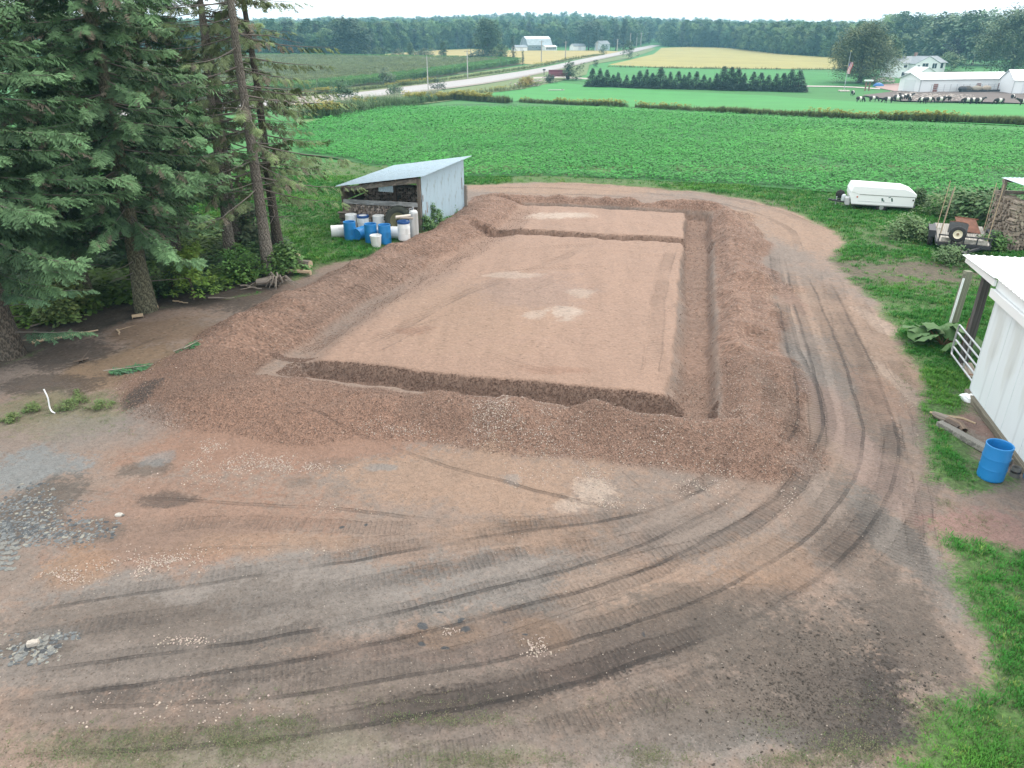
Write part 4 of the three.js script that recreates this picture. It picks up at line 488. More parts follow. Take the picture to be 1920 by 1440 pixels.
// --- the row of spruces in the meadow
{
  const rnd = seeded(61), proto = [0, 1, 2].map(k => { const L = [], r = seeded(70 + k); for (let i = 0; i < 260; i++) { const t = Math.pow(r(), 1.4), a = r() * 6.28, q = (1 - t) * (.75 + .3 * r()) + .03, v = .75 + .5 * r(); L.push([mat4(Math.cos(a) * q * 1.7, .1 + t * 5.3, Math.sin(a) * q * 1.7, .95 * (1.15 - t * .6), .75 * (1.1 - .5 * t), .85 * (1.15 - t * .6), .25, r() * 6.28, 0), col(.038 * v, .075 * v, .05 * v)]); } return L; });
  const xs = [1110, 1124, 1137, 1149, 1158, 1174, 1187, 1198, 1211, 1222, 1237, 1255, 1270, 1281, 1290, 1304, 1318, 1329, 1341, 1354, 1368, 1381, 1393, 1410, 1424, 1438, 1453, 1466, 1480, 1495], hs = [5.6, 5.7, 5.3, 3.9, 4.6, 3.9, 3.9, 5.2, 5.6, 4.6, 6.4, 5, 5.2, 4.3, 5, 5.2, 4.4, 3.6, 4.8, 6.8, 6.6, 6.2, 5, 5.4, 5.2, 4.6, 5, 5.2, 6.2, 6];
  const P = [0, 1, 2].map(k => { const g = new THREE.Group(); part('trunk', taperTube([[0, 0, 0, .14], [0, 2.5, 0, .1], [0, 5, 0, .02]], 6), trunkMat, g); part('crown', crownGeo(proto[k], smallClump), crownMat, g); return g; });
  xs.forEach((x, i) => { const [X, d] = GT(x, lerp(162.5, 172.5, (x - 1105) / 400)), o = P[i % 3].clone(); o.name = numbered('row_spruce'); scene.add(o); const s = hs[i] / 5.2 * .84; o.position.set(X, land(X, d) - .1, -d); o.scale.set(s * (1.0 + .4 * rnd()), s, s * (1.0 + .4 * rnd())); o.rotation.y = rnd() * 6.28; tag(o, `dark young spruce in the meadow row, ${ORD[i]} from the left`, 'spruce', 'young spruces planted in a row across the meadow'); });
}
// --- woods on the horizon
{
  const r = seeded(88), mk = (shape, R, nl, per, size) => { const g = []; for (const [m] of crownList(r, 1, R, shape, nl, per, size, [1, 1, 1])) { const c = leafG[g.length & 1].clone(); c.applyMatrix4(m); g.push(c); } g.push(taperTube([[0, 0, 0, .022], [0, .5, 0, .015]], 5)); return merge(g); };
  const G3 = [mk({ ...ROUND, y0: .1 }, .46, 13, 7, .15), mk({ ...ROUND, y0: .1 }, .4, 13, 7, .14), mk(CONE, .24, 14, 5, .1)];
  const wood = (name, label, list) => { const o = thing(name, label, 'woods'); o.userData.kind = 'stuff'; G3.forEach((g, k) => { const L = list.filter(e => e.k === k).map(e => { const v = .6 + .75 * r(), w = r(); return [mat4(e.X, land(e.X, e.d) - .3, -e.d, e.h * (1 + .3 * (r() - .5)), e.h, e.h * (1 + .3 * (r() - .5)), 0, r() * 6.28, 0), k === 2 ? col(.035 * v, .065 * v, .045 * v) : col(lerp(.055, .12, w) * v, lerp(.14, .2, w) * v, .055 * v)]; }); if (L.length) copies('trees', g, grassMat, o, L); }); };
  const band = (px, rows, gap, h, con, lateral) => { const P = WT(...px), out = []; for (let i = 0; i < P.length - 1; i++) { const [a, b] = [P[i], P[i + 1]], L = Math.hypot(b[0] - a[0], b[1] - a[1]), n = Math.max(1, Math.round(L / gap)); for (let k = 0; k < n; k++) for (let j = 0; j < rows; j++) { const t = (k + r()) / n, D = lerp(a[1], b[1], t) + (j + r() * .8) * gap * 1.25, X = lerp(a[0], b[0], t) * (D / lerp(a[1], b[1], t)) + (r() - .5) * gap; out.push({ X, d: D, h: h * (.7 + .5 * r()) * (j ? 1 : .85), k: r() < con ? 2 : r() < .5 ? 0 : 1 }); } } return out; };
  wood('far_woods', 'hazy blue-green woods behind the cornfield and barn on the left', [...band([[-300, 108], [300, 106], [480, 110], [600, 111], [690, 103], [760, 97], [880, 92], [990, 92]], 9, 8, 15, .15), ...band([[980, 89], [1060, 88], [1130, 88], [1210, 83]], 7, 9, 15, .2)]);
  wood('far_woods', 'dense wood edge above the yellow field right of the road', [...band([[1236, 87], [1300, 87], [1380, 91], [1440, 99], [1500, 104], [1560, 108], [1640, 112]], 9, 6.5, 13.5, .25), ...band([[1640, 113], [1720, 112], [1800, 112], [2000, 112], [2250, 112]], 9, 9, 17, .1)]);
  const hill = []; for (let i = 0; i < 5200; i++) { const d = 620 + 1100 * Math.pow(r(), 1.2), X = (r() * 2 - 1) * d * .85; hill.push({ X, d, h: 12 + 6 * r(), k: r() < .2 ? 2 : r() < .5 ? 0 : 1 }); }
  wood('hill_woods', 'blue hazy wooded hills along the horizon', hill.filter(e => { const px = 960 + e.X / (e.d * CP + (CAM_H - land(e.X, e.d)) * SP) * F; return !(px > 1195 && px < 1250 && e.d < 720) && !(px > 950 && px < 1210 && e.d < 600); }));
}
// ------------------------------------------------------------------ the stand of big spruces on the left
const sprayG = [0, 1, 2].map(k => { const r = seeded(300 + k), o = []; leafBlade(.75, o, 0, 0, 0, 1, -.12, 0, .05, .25); for (let i = 0; i < 22; i++) { const t = i / 22, x = .06 + .62 * t, sd = i & 1 ? 1 : -1, L = lerp(.32, .1, t) * (.6 + .7 * r()); leafBlade(L, o, x, -.02 - .1 * t * t + .06 * (r() - .5), 0, .75 + .3 * (r() - .5), -.2 + .9 * (r() - .5), sd * (.7 + .5 * r()), .06, .9 * r()); } return tris(o); });
const barkMat = mat([.33, .3, .27], .95, { map: TX.bark, bump: TX.barkB, bs: .03, rep: [9, 2.4] }), barkDark = mat([.14, .12, .1], .95, { map: TX.bark, bump: TX.barkB, bs: .03, rep: [9, 2.4] }), barkMoss = mat([.17, .17, .115], .95, { map: TX.bark, bump: TX.barkB, bs: .03, rep: [9, 2.4] }), twigMat = mat([.15, .13, .115], .95);
const _X = new THREE.Vector3(), _Y = new THREE.Vector3(), _Z = new THREE.Vector3();
function sprayAt(p, dir, s, roll = 0) { _X.copy(dir).normalize(); _Z.set(0, 1, 0).cross(_X); if (_Z.lengthSq() < 1e-4) _Z.set(0, 0, 1); _Z.normalize().negate(); _Y.crossVectors(_Z, _X); _Z.applyAxisAngle(_X, roll); _Y.applyAxisAngle(_X, roll); return new THREE.Matrix4().makeBasis(_X.clone().multiplyScalar(s), _Y.clone().multiplyScalar(s), _Z.clone().multiplyScalar(s)).setPosition(p); }
function branchOf(r, base, az, L, droop, o, limbs, sprays) {
  const pts = [], n = 5, rad = o.rad ?? (.008 + .0058 * L);
  for (let i = 0; i <= n; i++) { const s = i / n, w = (r() - .5) * .12 * s, y = base[1] + L * (.1 * s * (o.rise ?? 0) - droop * s * (1.25 - .7 * s)); pts.push([base[0] + Math.cos(az + w) * L * s, y, base[2] + Math.sin(az + w) * L * s, rad * (1.05 - .92 * s)]); }
  limbs.push(taperTube(pts, 4));
  const at = s => { const f = Math.min(n - .001, s * n), i = f | 0, t = f - i, a = pts[i], b = pts[i + 1]; return [new THREE.Vector3(lerp(a[0], b[0], t), lerp(a[1], b[1], t), lerp(a[2], b[2], t)), new THREE.Vector3(b[0] - a[0], b[1] - a[1], b[2] - a[2]).normalize()]; };
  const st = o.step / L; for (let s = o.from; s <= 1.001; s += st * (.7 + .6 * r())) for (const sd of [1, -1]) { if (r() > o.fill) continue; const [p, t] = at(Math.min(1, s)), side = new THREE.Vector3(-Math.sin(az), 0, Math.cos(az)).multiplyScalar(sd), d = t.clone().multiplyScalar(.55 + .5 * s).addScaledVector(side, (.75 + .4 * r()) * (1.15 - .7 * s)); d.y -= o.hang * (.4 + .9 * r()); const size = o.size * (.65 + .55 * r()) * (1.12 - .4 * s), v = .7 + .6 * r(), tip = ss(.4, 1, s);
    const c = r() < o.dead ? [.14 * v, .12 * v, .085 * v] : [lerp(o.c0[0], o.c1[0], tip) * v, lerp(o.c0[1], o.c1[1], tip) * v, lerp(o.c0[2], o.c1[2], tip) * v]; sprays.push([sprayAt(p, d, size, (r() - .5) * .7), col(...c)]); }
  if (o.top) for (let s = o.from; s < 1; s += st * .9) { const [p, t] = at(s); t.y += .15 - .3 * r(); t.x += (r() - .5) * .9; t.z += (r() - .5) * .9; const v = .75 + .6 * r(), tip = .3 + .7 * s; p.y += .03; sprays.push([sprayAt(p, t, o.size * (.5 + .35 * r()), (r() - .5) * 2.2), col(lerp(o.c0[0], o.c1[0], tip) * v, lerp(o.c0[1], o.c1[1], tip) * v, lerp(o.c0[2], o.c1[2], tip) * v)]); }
  const [p, t] = at(.97); t.y -= o.hang * .25; sprays.push([sprayAt(p, t, o.size * .8), col(...o.c1)]);
}
function spruceProto(seed, dense, H = 17) {
  const r = seeded(seed), limbs = [], sprays = [], r0 = dense ? .3 : .22, tr = [];
  for (let i = 0; i <= 9; i++) { const t = i / 9; tr.push([.1 * Math.sin(i * 1.3) * t, t * H - .25, .1 * Math.cos(i * 1.7) * t, r0 * (1 - t * .93) * (i === 0 ? 1.35 : 1)]); }
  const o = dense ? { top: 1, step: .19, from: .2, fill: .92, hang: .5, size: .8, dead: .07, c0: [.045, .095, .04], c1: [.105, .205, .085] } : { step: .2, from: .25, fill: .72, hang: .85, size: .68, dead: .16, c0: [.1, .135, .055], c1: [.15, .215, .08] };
  const y0 = dense ? 2.7 : 3.2, Lm = dense ? 3.6 : 3.7;
  for (let y = y0; y < H - .5; y += (dense ? .4 : .5) * (y > 11 ? 1.5 : 1)) { const nb = dense ? (y > 11 ? 4 : 6) : 3, a0 = r() * 6.28; for (let k = 0; k < nb; k++) { if (r() < (dense ? .14 : .15)) continue; const t = (y - y0) / (H - y0), L = Lm * Math.pow(1 - t, .75) * (.5 + .7 * r()) * (dense && y < 3 ? .8 : 1) + .3; branchOf(r, [0, y + (r() - .5) * .3, 0], a0 + k * 6.28 / nb + (r() - .5) * .7, L, dense ? .16 + .14 * r() : .12 + .16 * r(), o, limbs, sprays); } }
  for (let i = 0; i < (dense ? 16 : 46); i++) { const y = dense ? 1 + 2.5 * r() : 1.6 + 8 * r(), a = r() * 6.28, L = .5 + 1.7 * r() * (dense ? .7 : 1); limbs.push(taperTube([[0, y, 0, .02], [Math.cos(a) * L * .5, y - .05, Math.sin(a) * L * .5, .013], [Math.cos(a + .2) * L, y - .2 * r() * L, Math.sin(a + .2) * L, .004]], 4)); } // bare dead limbs
  return { trunk: taperTube(tr, 12), limbs: merge(limbs), crown: crownGeo(sprays, sprayG) };
}
const SPR = [spruceProto(401, true), spruceProto(402, true), spruceProto(403, false), spruceProto(404, false)];
const SPRUCES = [ // [px, py, kind, scale, turn, lean x, bark, label]
  [22, 668, 0, 1.05, .4, 0, barkDark, 'thick-trunked dark spruce at the left edge, its low boughs hanging over the litter'],
  [165, 572, 1, .9, 2.1, .02, barkMoss, 'slim mossy spruce trunk standing between the thick left-edge spruce and the mossy grey one'],
  [275, 582, 0, 1.0, 3.7, -.02, barkMoss, 'mossy grey-trunked spruce at the edge of the dug dirt, its trunk bare to shoulder height'],
  [328, 484, 1, .95, 5.2, -.01, barkDark, 'dark spruce behind the mossy grey-trunked one'],
  [432, 482, 2, 1.0, .6, -.03, barkMat, 'left one of two close thin-crowned spruces, leaning left'],
  [447, 470, 3, .98, 2.5, -.01, barkMat, 'right one of two close thin-crowned spruces, half hidden behind the leaning one'],
  [506, 513, 3, 1.05, 4.5, .0, barkMat, 'grey scaly-barked spruce nearest the barrels with sparse drooping branches'],
  [524, 476, 2, .95, 3.4, .0, barkDark, 'thin dark spruce just behind the grey scaly-barked one'],
  [-90, 560, 1, 1.05, 1.1, 0, barkDark, 'dark spruce half outside the left edge of the picture'],
  [180, 452, 1, 1.0, .2, 0, barkDark, 'dense dark spruce deep in the stand, above the slim mossy trunk'],
  [350, 455, 3, 1.0, 1.2, 0, barkMat, 'slim thin-crowned spruce at the back of the stand, left of the two close ones'],
];
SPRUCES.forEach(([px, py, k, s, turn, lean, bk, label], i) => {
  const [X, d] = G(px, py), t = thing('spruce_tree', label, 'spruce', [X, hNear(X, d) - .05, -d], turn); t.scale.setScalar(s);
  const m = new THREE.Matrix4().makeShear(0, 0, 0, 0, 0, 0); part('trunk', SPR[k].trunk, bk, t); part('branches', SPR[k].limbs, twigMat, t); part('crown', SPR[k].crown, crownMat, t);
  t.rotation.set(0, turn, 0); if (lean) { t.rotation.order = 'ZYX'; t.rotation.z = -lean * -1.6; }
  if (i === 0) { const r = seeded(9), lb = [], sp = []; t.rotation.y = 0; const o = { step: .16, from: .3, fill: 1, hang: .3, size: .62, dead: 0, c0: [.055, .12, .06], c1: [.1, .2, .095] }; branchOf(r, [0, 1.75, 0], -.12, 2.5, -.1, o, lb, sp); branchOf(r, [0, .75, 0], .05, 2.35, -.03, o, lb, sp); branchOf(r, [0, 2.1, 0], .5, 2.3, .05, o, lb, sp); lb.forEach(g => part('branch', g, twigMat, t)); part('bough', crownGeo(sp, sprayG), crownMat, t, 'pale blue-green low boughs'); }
});
// --- undergrowth
{
  const r = seeded(71), A = []; const P_UN = W([-200, 660], [60, 610], [160, 585], [235, 570], [300, 558], [420, 543], [490, 520], [530, 508], [540, 470], [450, 440], [300, 400], [0, 420], [-300, 500]);
  for (let i = 0; i < 11000; i++) { const X = lerp(-34, -5, r()), d = lerp(18, 42, r()); if (!inPoly(P_UN, X, d)) continue; const n = fbm(X * .5 + 40, d * .5, 3); if (n < .42 && r() < .8) continue; const s = .28 + .55 * r() * n * 1.6, v = .6 + .8 * r(), y = ss(.55, .7, fbm(X * .3, d * .3 + 7, 2)); A.push([mat4(X, hNear(X, d) - .05, -d, s, s * (.7 + .6 * r()), s, 0, r() * 6.28, 0), col(lerp(.032, .085, y) * v, lerp(.085, .165, y) * v, .022 * v)]); }
  tag(copies('undergrowth', leafG[0], grassMat, scene, A), 'dark leafy undergrowth on the shaded ground between the spruce trunks', 'undergrowth');
  shrub('bright yellow-green shrub at the edge of the undergrowth, in front of the spruces', 362, 560, 1.9, .75, [.15, .26, .04], { size: .3, nl: 11, per: 14, fine: 0 });
  shrub('bright green leafy bush at the foot of the two close spruces', 452, 520, .9, 1.2, [.08, .19, .035], { size: .3, per: 16 }); shrub('light green small bush right of the grey scaly-barked spruce', 535, 508, .8, .8, [.1, .2, .05], { size: .45 });
  shrub('small yellowish shrub beside the slim mossy trunk', 140, 580, .9, .55, [.14, .19, .05], { size: .4 }); shrub('grey-green stemmy shrub on the lawn edge behind the two close spruces', 463, 465, 1.7, .9, [.08, .12, .06], { size: .5 });
  shrub('leafy dark green bush between the mossy grey spruce and the bright shrub', 325, 548, .9, 1.1, [.05, .11, .03], { size: .32, per: 16 }); shrub('small leafy shrub in the dark litter near the left-edge spruce', 112, 606, .8, .6, [.12, .18, .05], { size: .4 });
}
// --- fallen wood
const woodGrey = mat([.3, .26, .22], .9, { map: TX.wood, rep: [2, 1] }), woodPale = mat([.55, .42, .28], .85, { map: TX.wood, rep: [2, 1] }), woodDark = mat([.13, .1, .08], .9, { map: TX.wood, rep: [2, 1] }), woodEnd = mat([.5, .39, .27], .9, { map: TX.grain, rep: [2, 2] });
function stick(name, label, a, b, rad, m, seed, twigs = 3, h0 = .04, h1 = .06) { const r = seeded(seed), A = G(...a), B = G(...b), g = [], n = 6, pts = []; for (let i = 0; i <= n; i++) { const t = i / n, X = lerp(A[0], B[0], t) + (r() - .5) * .1, d = lerp(A[1], B[1], t) + (r() - .5) * .1; pts.push([X - A[0], heightNear(X, d) + rad * .7 + lerp(h0, h1, t), -(d - A[1]), rad * (1.1 - .6 * t)]); } g.push(taperTube(pts, 6)); for (let i = 0; i < twigs; i++) { const p = pts[1 + Math.floor(r() * 5)], q = r() * 6.28, L = .25 + .4 * r(); g.push(taperTube([[p[0], p[1], p[2], rad * .45], [p[0] + Math.cos(q) * L, p[1] + .12, p[2] + Math.sin(q) * L, rad * .12]], 5)); } const o = thing(name, label, 'branch', [A[0], 0, -A[1]]); part('wood', g, m, o); }
stick('fallen_branch', 'long pale stripped branch lying on dark litter by the left-edge spruce', [62, 646], [188, 624], .05, woodPale, 1, 2); stick('fallen_branch', 'thin grey stick on the litter edge left of the root stump', [390, 560], [440, 562], .035, woodGrey, 2, 1); stick('fallen_branch', 'short pale stick among litter above the dug dirt', [325, 566], [352, 571], .03, woodPale, 3, 0); stick('fallen_branch', 'bent bare twig leaning by the mossy grey spruce', [224, 562], [250, 556], .03, woodGrey, 4, 1, .1, .35);
stick('fallen_branch', 'dark broken root lying across the dug dirt', [150, 683], [166, 675], .05, woodDark, 5, 4); stick('fallen_branch', 'thin brown stick in the shaded litter beyond the pale branch', [60, 615], [140, 590], .03, woodGrey, 6, 3); stick('fallen_branch', 'forked grey stick left of the root stump', [455, 537], [490, 545], .04, woodGrey, 7, 4); stick('fallen_branch', 'small stick standing out of the dirt right of the dark root', [222, 622], [226, 632], .03, woodPale, 8, 1);
{ const [X, d] = G(508, 536), o = thing('root_stump', 'uprooted grey root stump lying below the grey scaly-barked spruce', 'stump', [X, heightNear(X, d), -d]), r = seeded(15), g = [taperTube([[-.5, .15, 0, .13], [0, .22, 0, .17], [.35, .2, .05, .2]], 9)]; part('stump', g, woodGrey, o); const q = []; for (let i = 0; i < 16; i++) { const a = r() * 6.28, L = .4 + .6 * r(); q.push(taperTube([[.3, .2, 0, .06], [.3 + Math.cos(a) * L * .5, .2 + .3 * r(), Math.sin(a) * L * .5, .035], [.3 + Math.cos(a) * L, .02 + .3 * r(), Math.sin(a) * L, .01]], 5)); } part('roots', q, woodGrey, o); }
function logAt(name, label, px, py, L, rad, turn, m, split, lift = 0) { const [X, d] = G(px, py), o = thing(name, label, 'log', [X, heightNear(X, d) + rad * .9 + lift, -d], turn); const g = split ? new THREE.CylinderGeometry(rad, rad, L, 7, 1, false, 0, Math.PI * 1.15) : new THREE.CylinderGeometry(rad, rad * 1.06, L, 14); g.rotateZ(Math.PI / 2); part('bark', [g], m, o); part('cut_end', cyl(rad * .94, rad * .94, .012, L / 2 + .004, 0, 0, 12, 0, 0, Math.PI / 2), woodEnd, o); part('cut_end', cyl(rad * .97, rad * .97, .012, -L / 2 - .004, 0, 0, 12, 0, 0, Math.PI / 2), woodEnd, o); return o; }
logAt('log', 'squared brown log lying on the grass edge right of the grey spruce', 568, 502, .75, .16, -.35, woodGrey); logAt('log', 'upright-cut pale log end on top behind the squared brown log', 556, 489, .3, .13, 1.3, woodPale); logAt('log', 'pale stripped log between the squared log and the gravel bank', 562, 517, .95, .1, -.2, woodPale, true); logAt('log', 'short pale chunk of split wood at the foot of the mossy grey spruce', 288, 581, .3, .08, .6, woodPale, true); logAt('log', 'small pale chunk of split wood on the dirt below the mossy grey spruce', 259, 597, .32, .08, .5, woodPale, true);
for (const [px, py, n, label, tu] of [[250, 679, 26, 'cut green spruce bough lying on the gravel bank, largest of three', .3], [363, 653, 12, 'small cut spruce bough lying on the bank, rightmost of three', 1.2], [336, 651, 7, 'tiny cut spruce bough beside the rightmost one', 1.0]]) { const r = seeded(px), sp = [], [X, d] = G(px, py, .3), o = thing('cut_bough', label, 'bough', [X, hNear(X, d) + .06, -d], tu); for (let i = 0; i < n; i++) sp.push([sprayAt(new THREE.Vector3((r() - .6) * n * .05, .05 * r(), (r() - .5) * .3), new THREE.Vector3(1, .1 * r(), (r() - .5) * 1.6), .5 + .3 * r()), col(.05, .14 * (.7 + .6 * r()), .06)]); part('needles', crownGeo(sp, sprayG), crownMat, o); part('stem', taperTube([[-n * .03, .03, 0, .02], [n * .03, .05, 0, .008]], 5), woodGrey, o); }
{ const A = G(104, 777), o = thing('bent_pipe', 'thin white bent pipe sticking up beside the weeds at the left edge', 'pipe', [A[0], heightNear(...A), -A[1]]); part('tube', tube([[0, .03, 0], [-.1, .05, -.05], [-.16, .12, -.1], [-.15, .4, -.12], [-.2, .62, -.14]], .018, 7, 16), mat([.75, .76, .78], .45), o); }
for (const [px, py, h, l] of [[22, 790, .18, 'small yellow-green weed at the far left edge above the blue-grey patch'], [62, 772, .24, 'green weed left of the white bent pipe'], [128, 766, .22, 'leafy green weed just right of the white bent pipe'], [190, 765, .18, 'light green weed beside the dark soil clods near the bank end'], [148, 752, .28, 'taller green weed farthest back behind the white bent pipe']]) shrub(l, px, py, h, .26, [.11, .17, .05], { size: .1, nl: 6, per: 9, trunk: 0 });
// ------------------------------------------------------------------ the open woodshed
const metalGrey = mat([.42, .53, .6], .45, { metal: .35, map: TX.dirtyWhite, rep: [1, 1] }), metalWall = mat([.45, .58, .66], .5, { metal: .25, map: TX.dirtyWhite }), rust = mat([.25, .11, .06], .9, { map: TX.grain }), black = mat([.02, .02, .022], .7), rubber = mat([.028, .028, .03], .85, { map: TX.grain }), steelDark = mat([.05, .052, .06], .55, { metal: .4 }), whitePaint = mat([.8, .83, .84], .4), whitePlastic = mat([.78, .8, .8], .45, { map: TX.dirtyWhite }), bluePlastic = mat([.016, .21, .52], .45, { map: TX.dirtyWhite }), blueDark = mat([.01, .07, .24], .45), galv = mat([.5, .53, .56], .4, { metal: .6 });
function ribbed(w, L, pitch, rib, thick = .004) { // a sheet with raised ribs: width along x, length along z
  const pr = []; const n = Math.round(w / pitch); for (let i = 0; i < n; i++) { const x = -w / 2 + i * w / n, p = w / n; pr.push([x, 0], [x + p * .62, 0], [x + p * .7, rib], [x + p * .9, rib]); } pr.push([w / 2, 0]);
  const pos = [], uv = []; const q = (a, b, c, d) => { for (const v of [a, b, c, a, c, d]) { pos.push(...v); uv.push(v[0], v[2]); } };
  for (let i = 0; i < pr.length - 1; i++) { const [a, b] = pr[i], [c, d] = pr[i + 1]; q([a, b, L / 2], [c, d, L / 2], [c, d, -L / 2], [a, b, -L / 2]); q([a, b - thick, -L / 2], [c, d - thick, -L / 2], [c, d - thick, L / 2], [a, b - thick, L / 2]); for (const z of [L / 2, -L / 2]) { const s = [[a, b - thick, z], [c, d - thick, z], [c, d, z], [a, b, z]]; q(...(z > 0 ? s : s.reverse())); } }
  const g = new THREE.BufferGeometry(); g.setAttribute('position', new THREE.Float32BufferAttribute(pos, 3)); g.setAttribute('uv', new THREE.Float32BufferAttribute(uv, 2)); g.computeVertexNormals(); return g;
}
const splitLog = [0, 1, 2].map(k => { const r = seeded(500 + k), n = 5 + k, sh = new THREE.Shape(); for (let i = 0; i < n; i++) { const a = i / n * 6.283, q = .55 + .45 * r(); i ? sh.lineTo(Math.cos(a) * q, Math.sin(a) * q) : sh.moveTo(Math.cos(a) * q, Math.sin(a) * q); } const g = new THREE.ExtrudeGeometry(sh, { depth: 1, bevelEnabled: false }); g.translate(0, 0, -1); return g; }); // unit log, end at z = 0
const logMat = mat([1, 1, 1], .95, { map: TX.grain, rep: [.6, .6] });
{
  const FR = G(792, 441), o = thing('wood_shed', 'open-fronted grey shed with a tilted metal roof, full of stacked firewood', 'shed', [FR[0], 0, -FR[1]], -17 * D2R); // x left along the front is negative, -z runs back
  const Wd = 4.05, Dp = 5.6, hR = 2.72, hL = 2.1, roofY = x => lerp(hR, hL, -x / Wd), post = (x, z, h, m = woodDark) => part('post', beam([x, -.3, z], [x, h, z], .15, .15), m, o);
  post(-.05, 0, hR - .12, mat([.2, .17, .14], .9, { map: TX.wood })); post(-Wd + .08, 0, hL - .1); post(-.05, -Dp + .1, hR - .2); post(-Wd + .08, -Dp + .1, hL - .15); post(-Wd * .42, -.9, 2.3); post(.14, -Dp + .02, 1.35, woodGrey);
  part('beam', beam([0, hR - .2, .02], [-Wd, hL - .2, .02], .08, .2), woodGrey, o); part('rail', beam([-.12, 1.42, .07], [-Wd + .1, 1.36, .07], .06, .2), mat([.36, .37, .37], .85, { map: TX.wood, rep: [1, 1] }), o); part('beam', beam([0, hR - .2, -Dp + .2], [-Wd, hL - .2, -Dp + .2], .08, .16), woodDark, o);
  for (let i = 0; i < 5; i++) { const x = -.2 - i * (Wd - .4) / 4; part('rafter', beam([x, roofY(x) - .06, .25], [x, roofY(x) - .06, -Dp - .1], .05, .1), woodDark, o); }
  const sl = Math.atan2(hR - hL, Wd), RL = Math.hypot(Wd, hR - hL) + .5, pw = (Dp + .7) / 6;
  for (let i = 0; i < 6; i++) { const g = ribbed(pw + .02, RL, .15, .02); g.rotateY(Math.PI / 2); g.rotateZ(sl); g.translate(-Wd / 2 + .12, (hR + hL) / 2 + .02 + (i & 1) * .004, .3 - pw * (i + .5)); part('roof_sheet', g, metalGrey, o); }
  for (let i = 0; i < 6; i++) { const w = (Dp - .1) / 6, g = ribbed(w + .015, hR - .02 + (i === 0 ? -.05 : 0), .155, .018); g.rotateX(Math.PI / 2); g.rotateY(Math.PI / 2); g.translate(.05 + (i & 1) * .004, hR / 2 + .02, -.05 - w * (i + .5)); part('wall_sheet', g, metalWall, o); }
  for (const [y, z, h] of [[1.2, -.55, .5], [.9, -.35, .4], [1.7, -.12, .3], [1.5, -5.2, .6]]) part('rust_stain', bx(.004, h, .05, .078, y, z), rust, o);
  for (let i = 0; i < 5; i++) part('back_board', beam([0, .35 + i * .36, -Dp + .06], [-Wd, .35 + i * .36, -Dp + .06], .03, .3), woodDark, o); for (let i = 0; i < 4; i++) part('side_board', beam([-Wd + .04, .3 + i * .42, -.1], [-Wd + .04, .3 + i * .42, -Dp + .1], .03, .36), woodDark, o);
  { const g = ribbed(.75, .3, .12, .02); g.rotateX(Math.PI / 2); g.translate(-1.75, 2.05, -.04); part('metal_scrap', g, metalGrey, o); }
  part('pale_board', beam([-.32, 1.05, .14], [-.42, .1, .22], .05, .06), whitePaint, o);
  const r = seeded(91), st = thing('firewood_stack', 'dark stacked split firewood filling the open front of the grey shed', 'firewood', [FR[0], 0, -FR[1]], -17 * D2R), L = [[], [], []];
  part('core', bx(Wd - .5, 1.05, 1.0, -Wd / 2, .55, -.75), woodDark, st); part('core', bx(Wd - .3, 1.3, 2.6, -Wd / 2, .68, -3.4), woodDark, st);
  for (const z0 of [-.03, -1.9]) for (let y = .1; y < (z0 > -1 ? 1.36 : 1.75); y += .115) for (let x = -.2; x > -Wd + .18; x -= .125) { const s = .055 + .035 * r(), v = .4 + 1.0 * r(), g = .42 * v; L[(r() * 3) | 0].push([mat4(x + (r() - .5) * .04, y + (r() - .5) * .04 + s * .5, z0 + (r() - .5) * .12, s, s, .42, 0, (r() - .5) * .12, r() * 6), col(g * 1.05, g * .88, g * .76)]); }
  for (let i = 0; i < 60; i++) { const s = .06 + .04 * r(), v = .5 + .6 * r(); L[(r() * 3) | 0].push([mat4(-Wd + .3 + .75 * r(), .1 + .75 * r(), .12 + .1 * r(), s, s, .5, 0, 1.57 + (r() - .5) * .4, r() * 6), col(.2 * v, .17 * v, .14 * v)]); }
  L.forEach((l, k) => copies('logs', splitLog[k], logMat, st, l));
  // tractor tyre leaning against the stack
  const [X, d] = G(751, 443), ty = thing('tractor_tyre', 'big old tractor tyre with an olive wheel leaning on the firewood behind the barrels', 'tyre', [X, hNear(X, d), -d], -17 * D2R);
  const prof_ = []; for (let i = 0; i <= 20; i++) { const a = i / 20 * 6.283; prof_.push([.52 + .15 * Math.cos(a), .15 * Math.sin(a)]); } const tg = lathe(prof_, 40), lugs = []; for (let i = 0; i < 26; i++) { const g = bx(.05, .26, .05, .68, 0, 0, .35 * (i & 1 ? 1 : -1), 0, 0); g.rotateY(i / 26 * 6.283); lugs.push(g); }
  const pose = g => { g.rotateX(Math.PI / 2 - .22); g.translate(0, .66, .1); return g; }; part('tyre', pose(merge([tg, ...lugs])), mat([.06, .065, .05], .9, { map: TX.grain }), ty); part('wheel_disc', pose(lathe([[0, .05], [.1, .05], [.14, .0], [.3, -.03], [.38, .06], [.4, .08]], 32)), mat([.2, .19, .1], .8, { map: TX.grain, side: THREE.DoubleSide }), ty); part('hub', pose(cyl(.09, .08, .16, 0, .05, 0, 16)), black, ty);
}
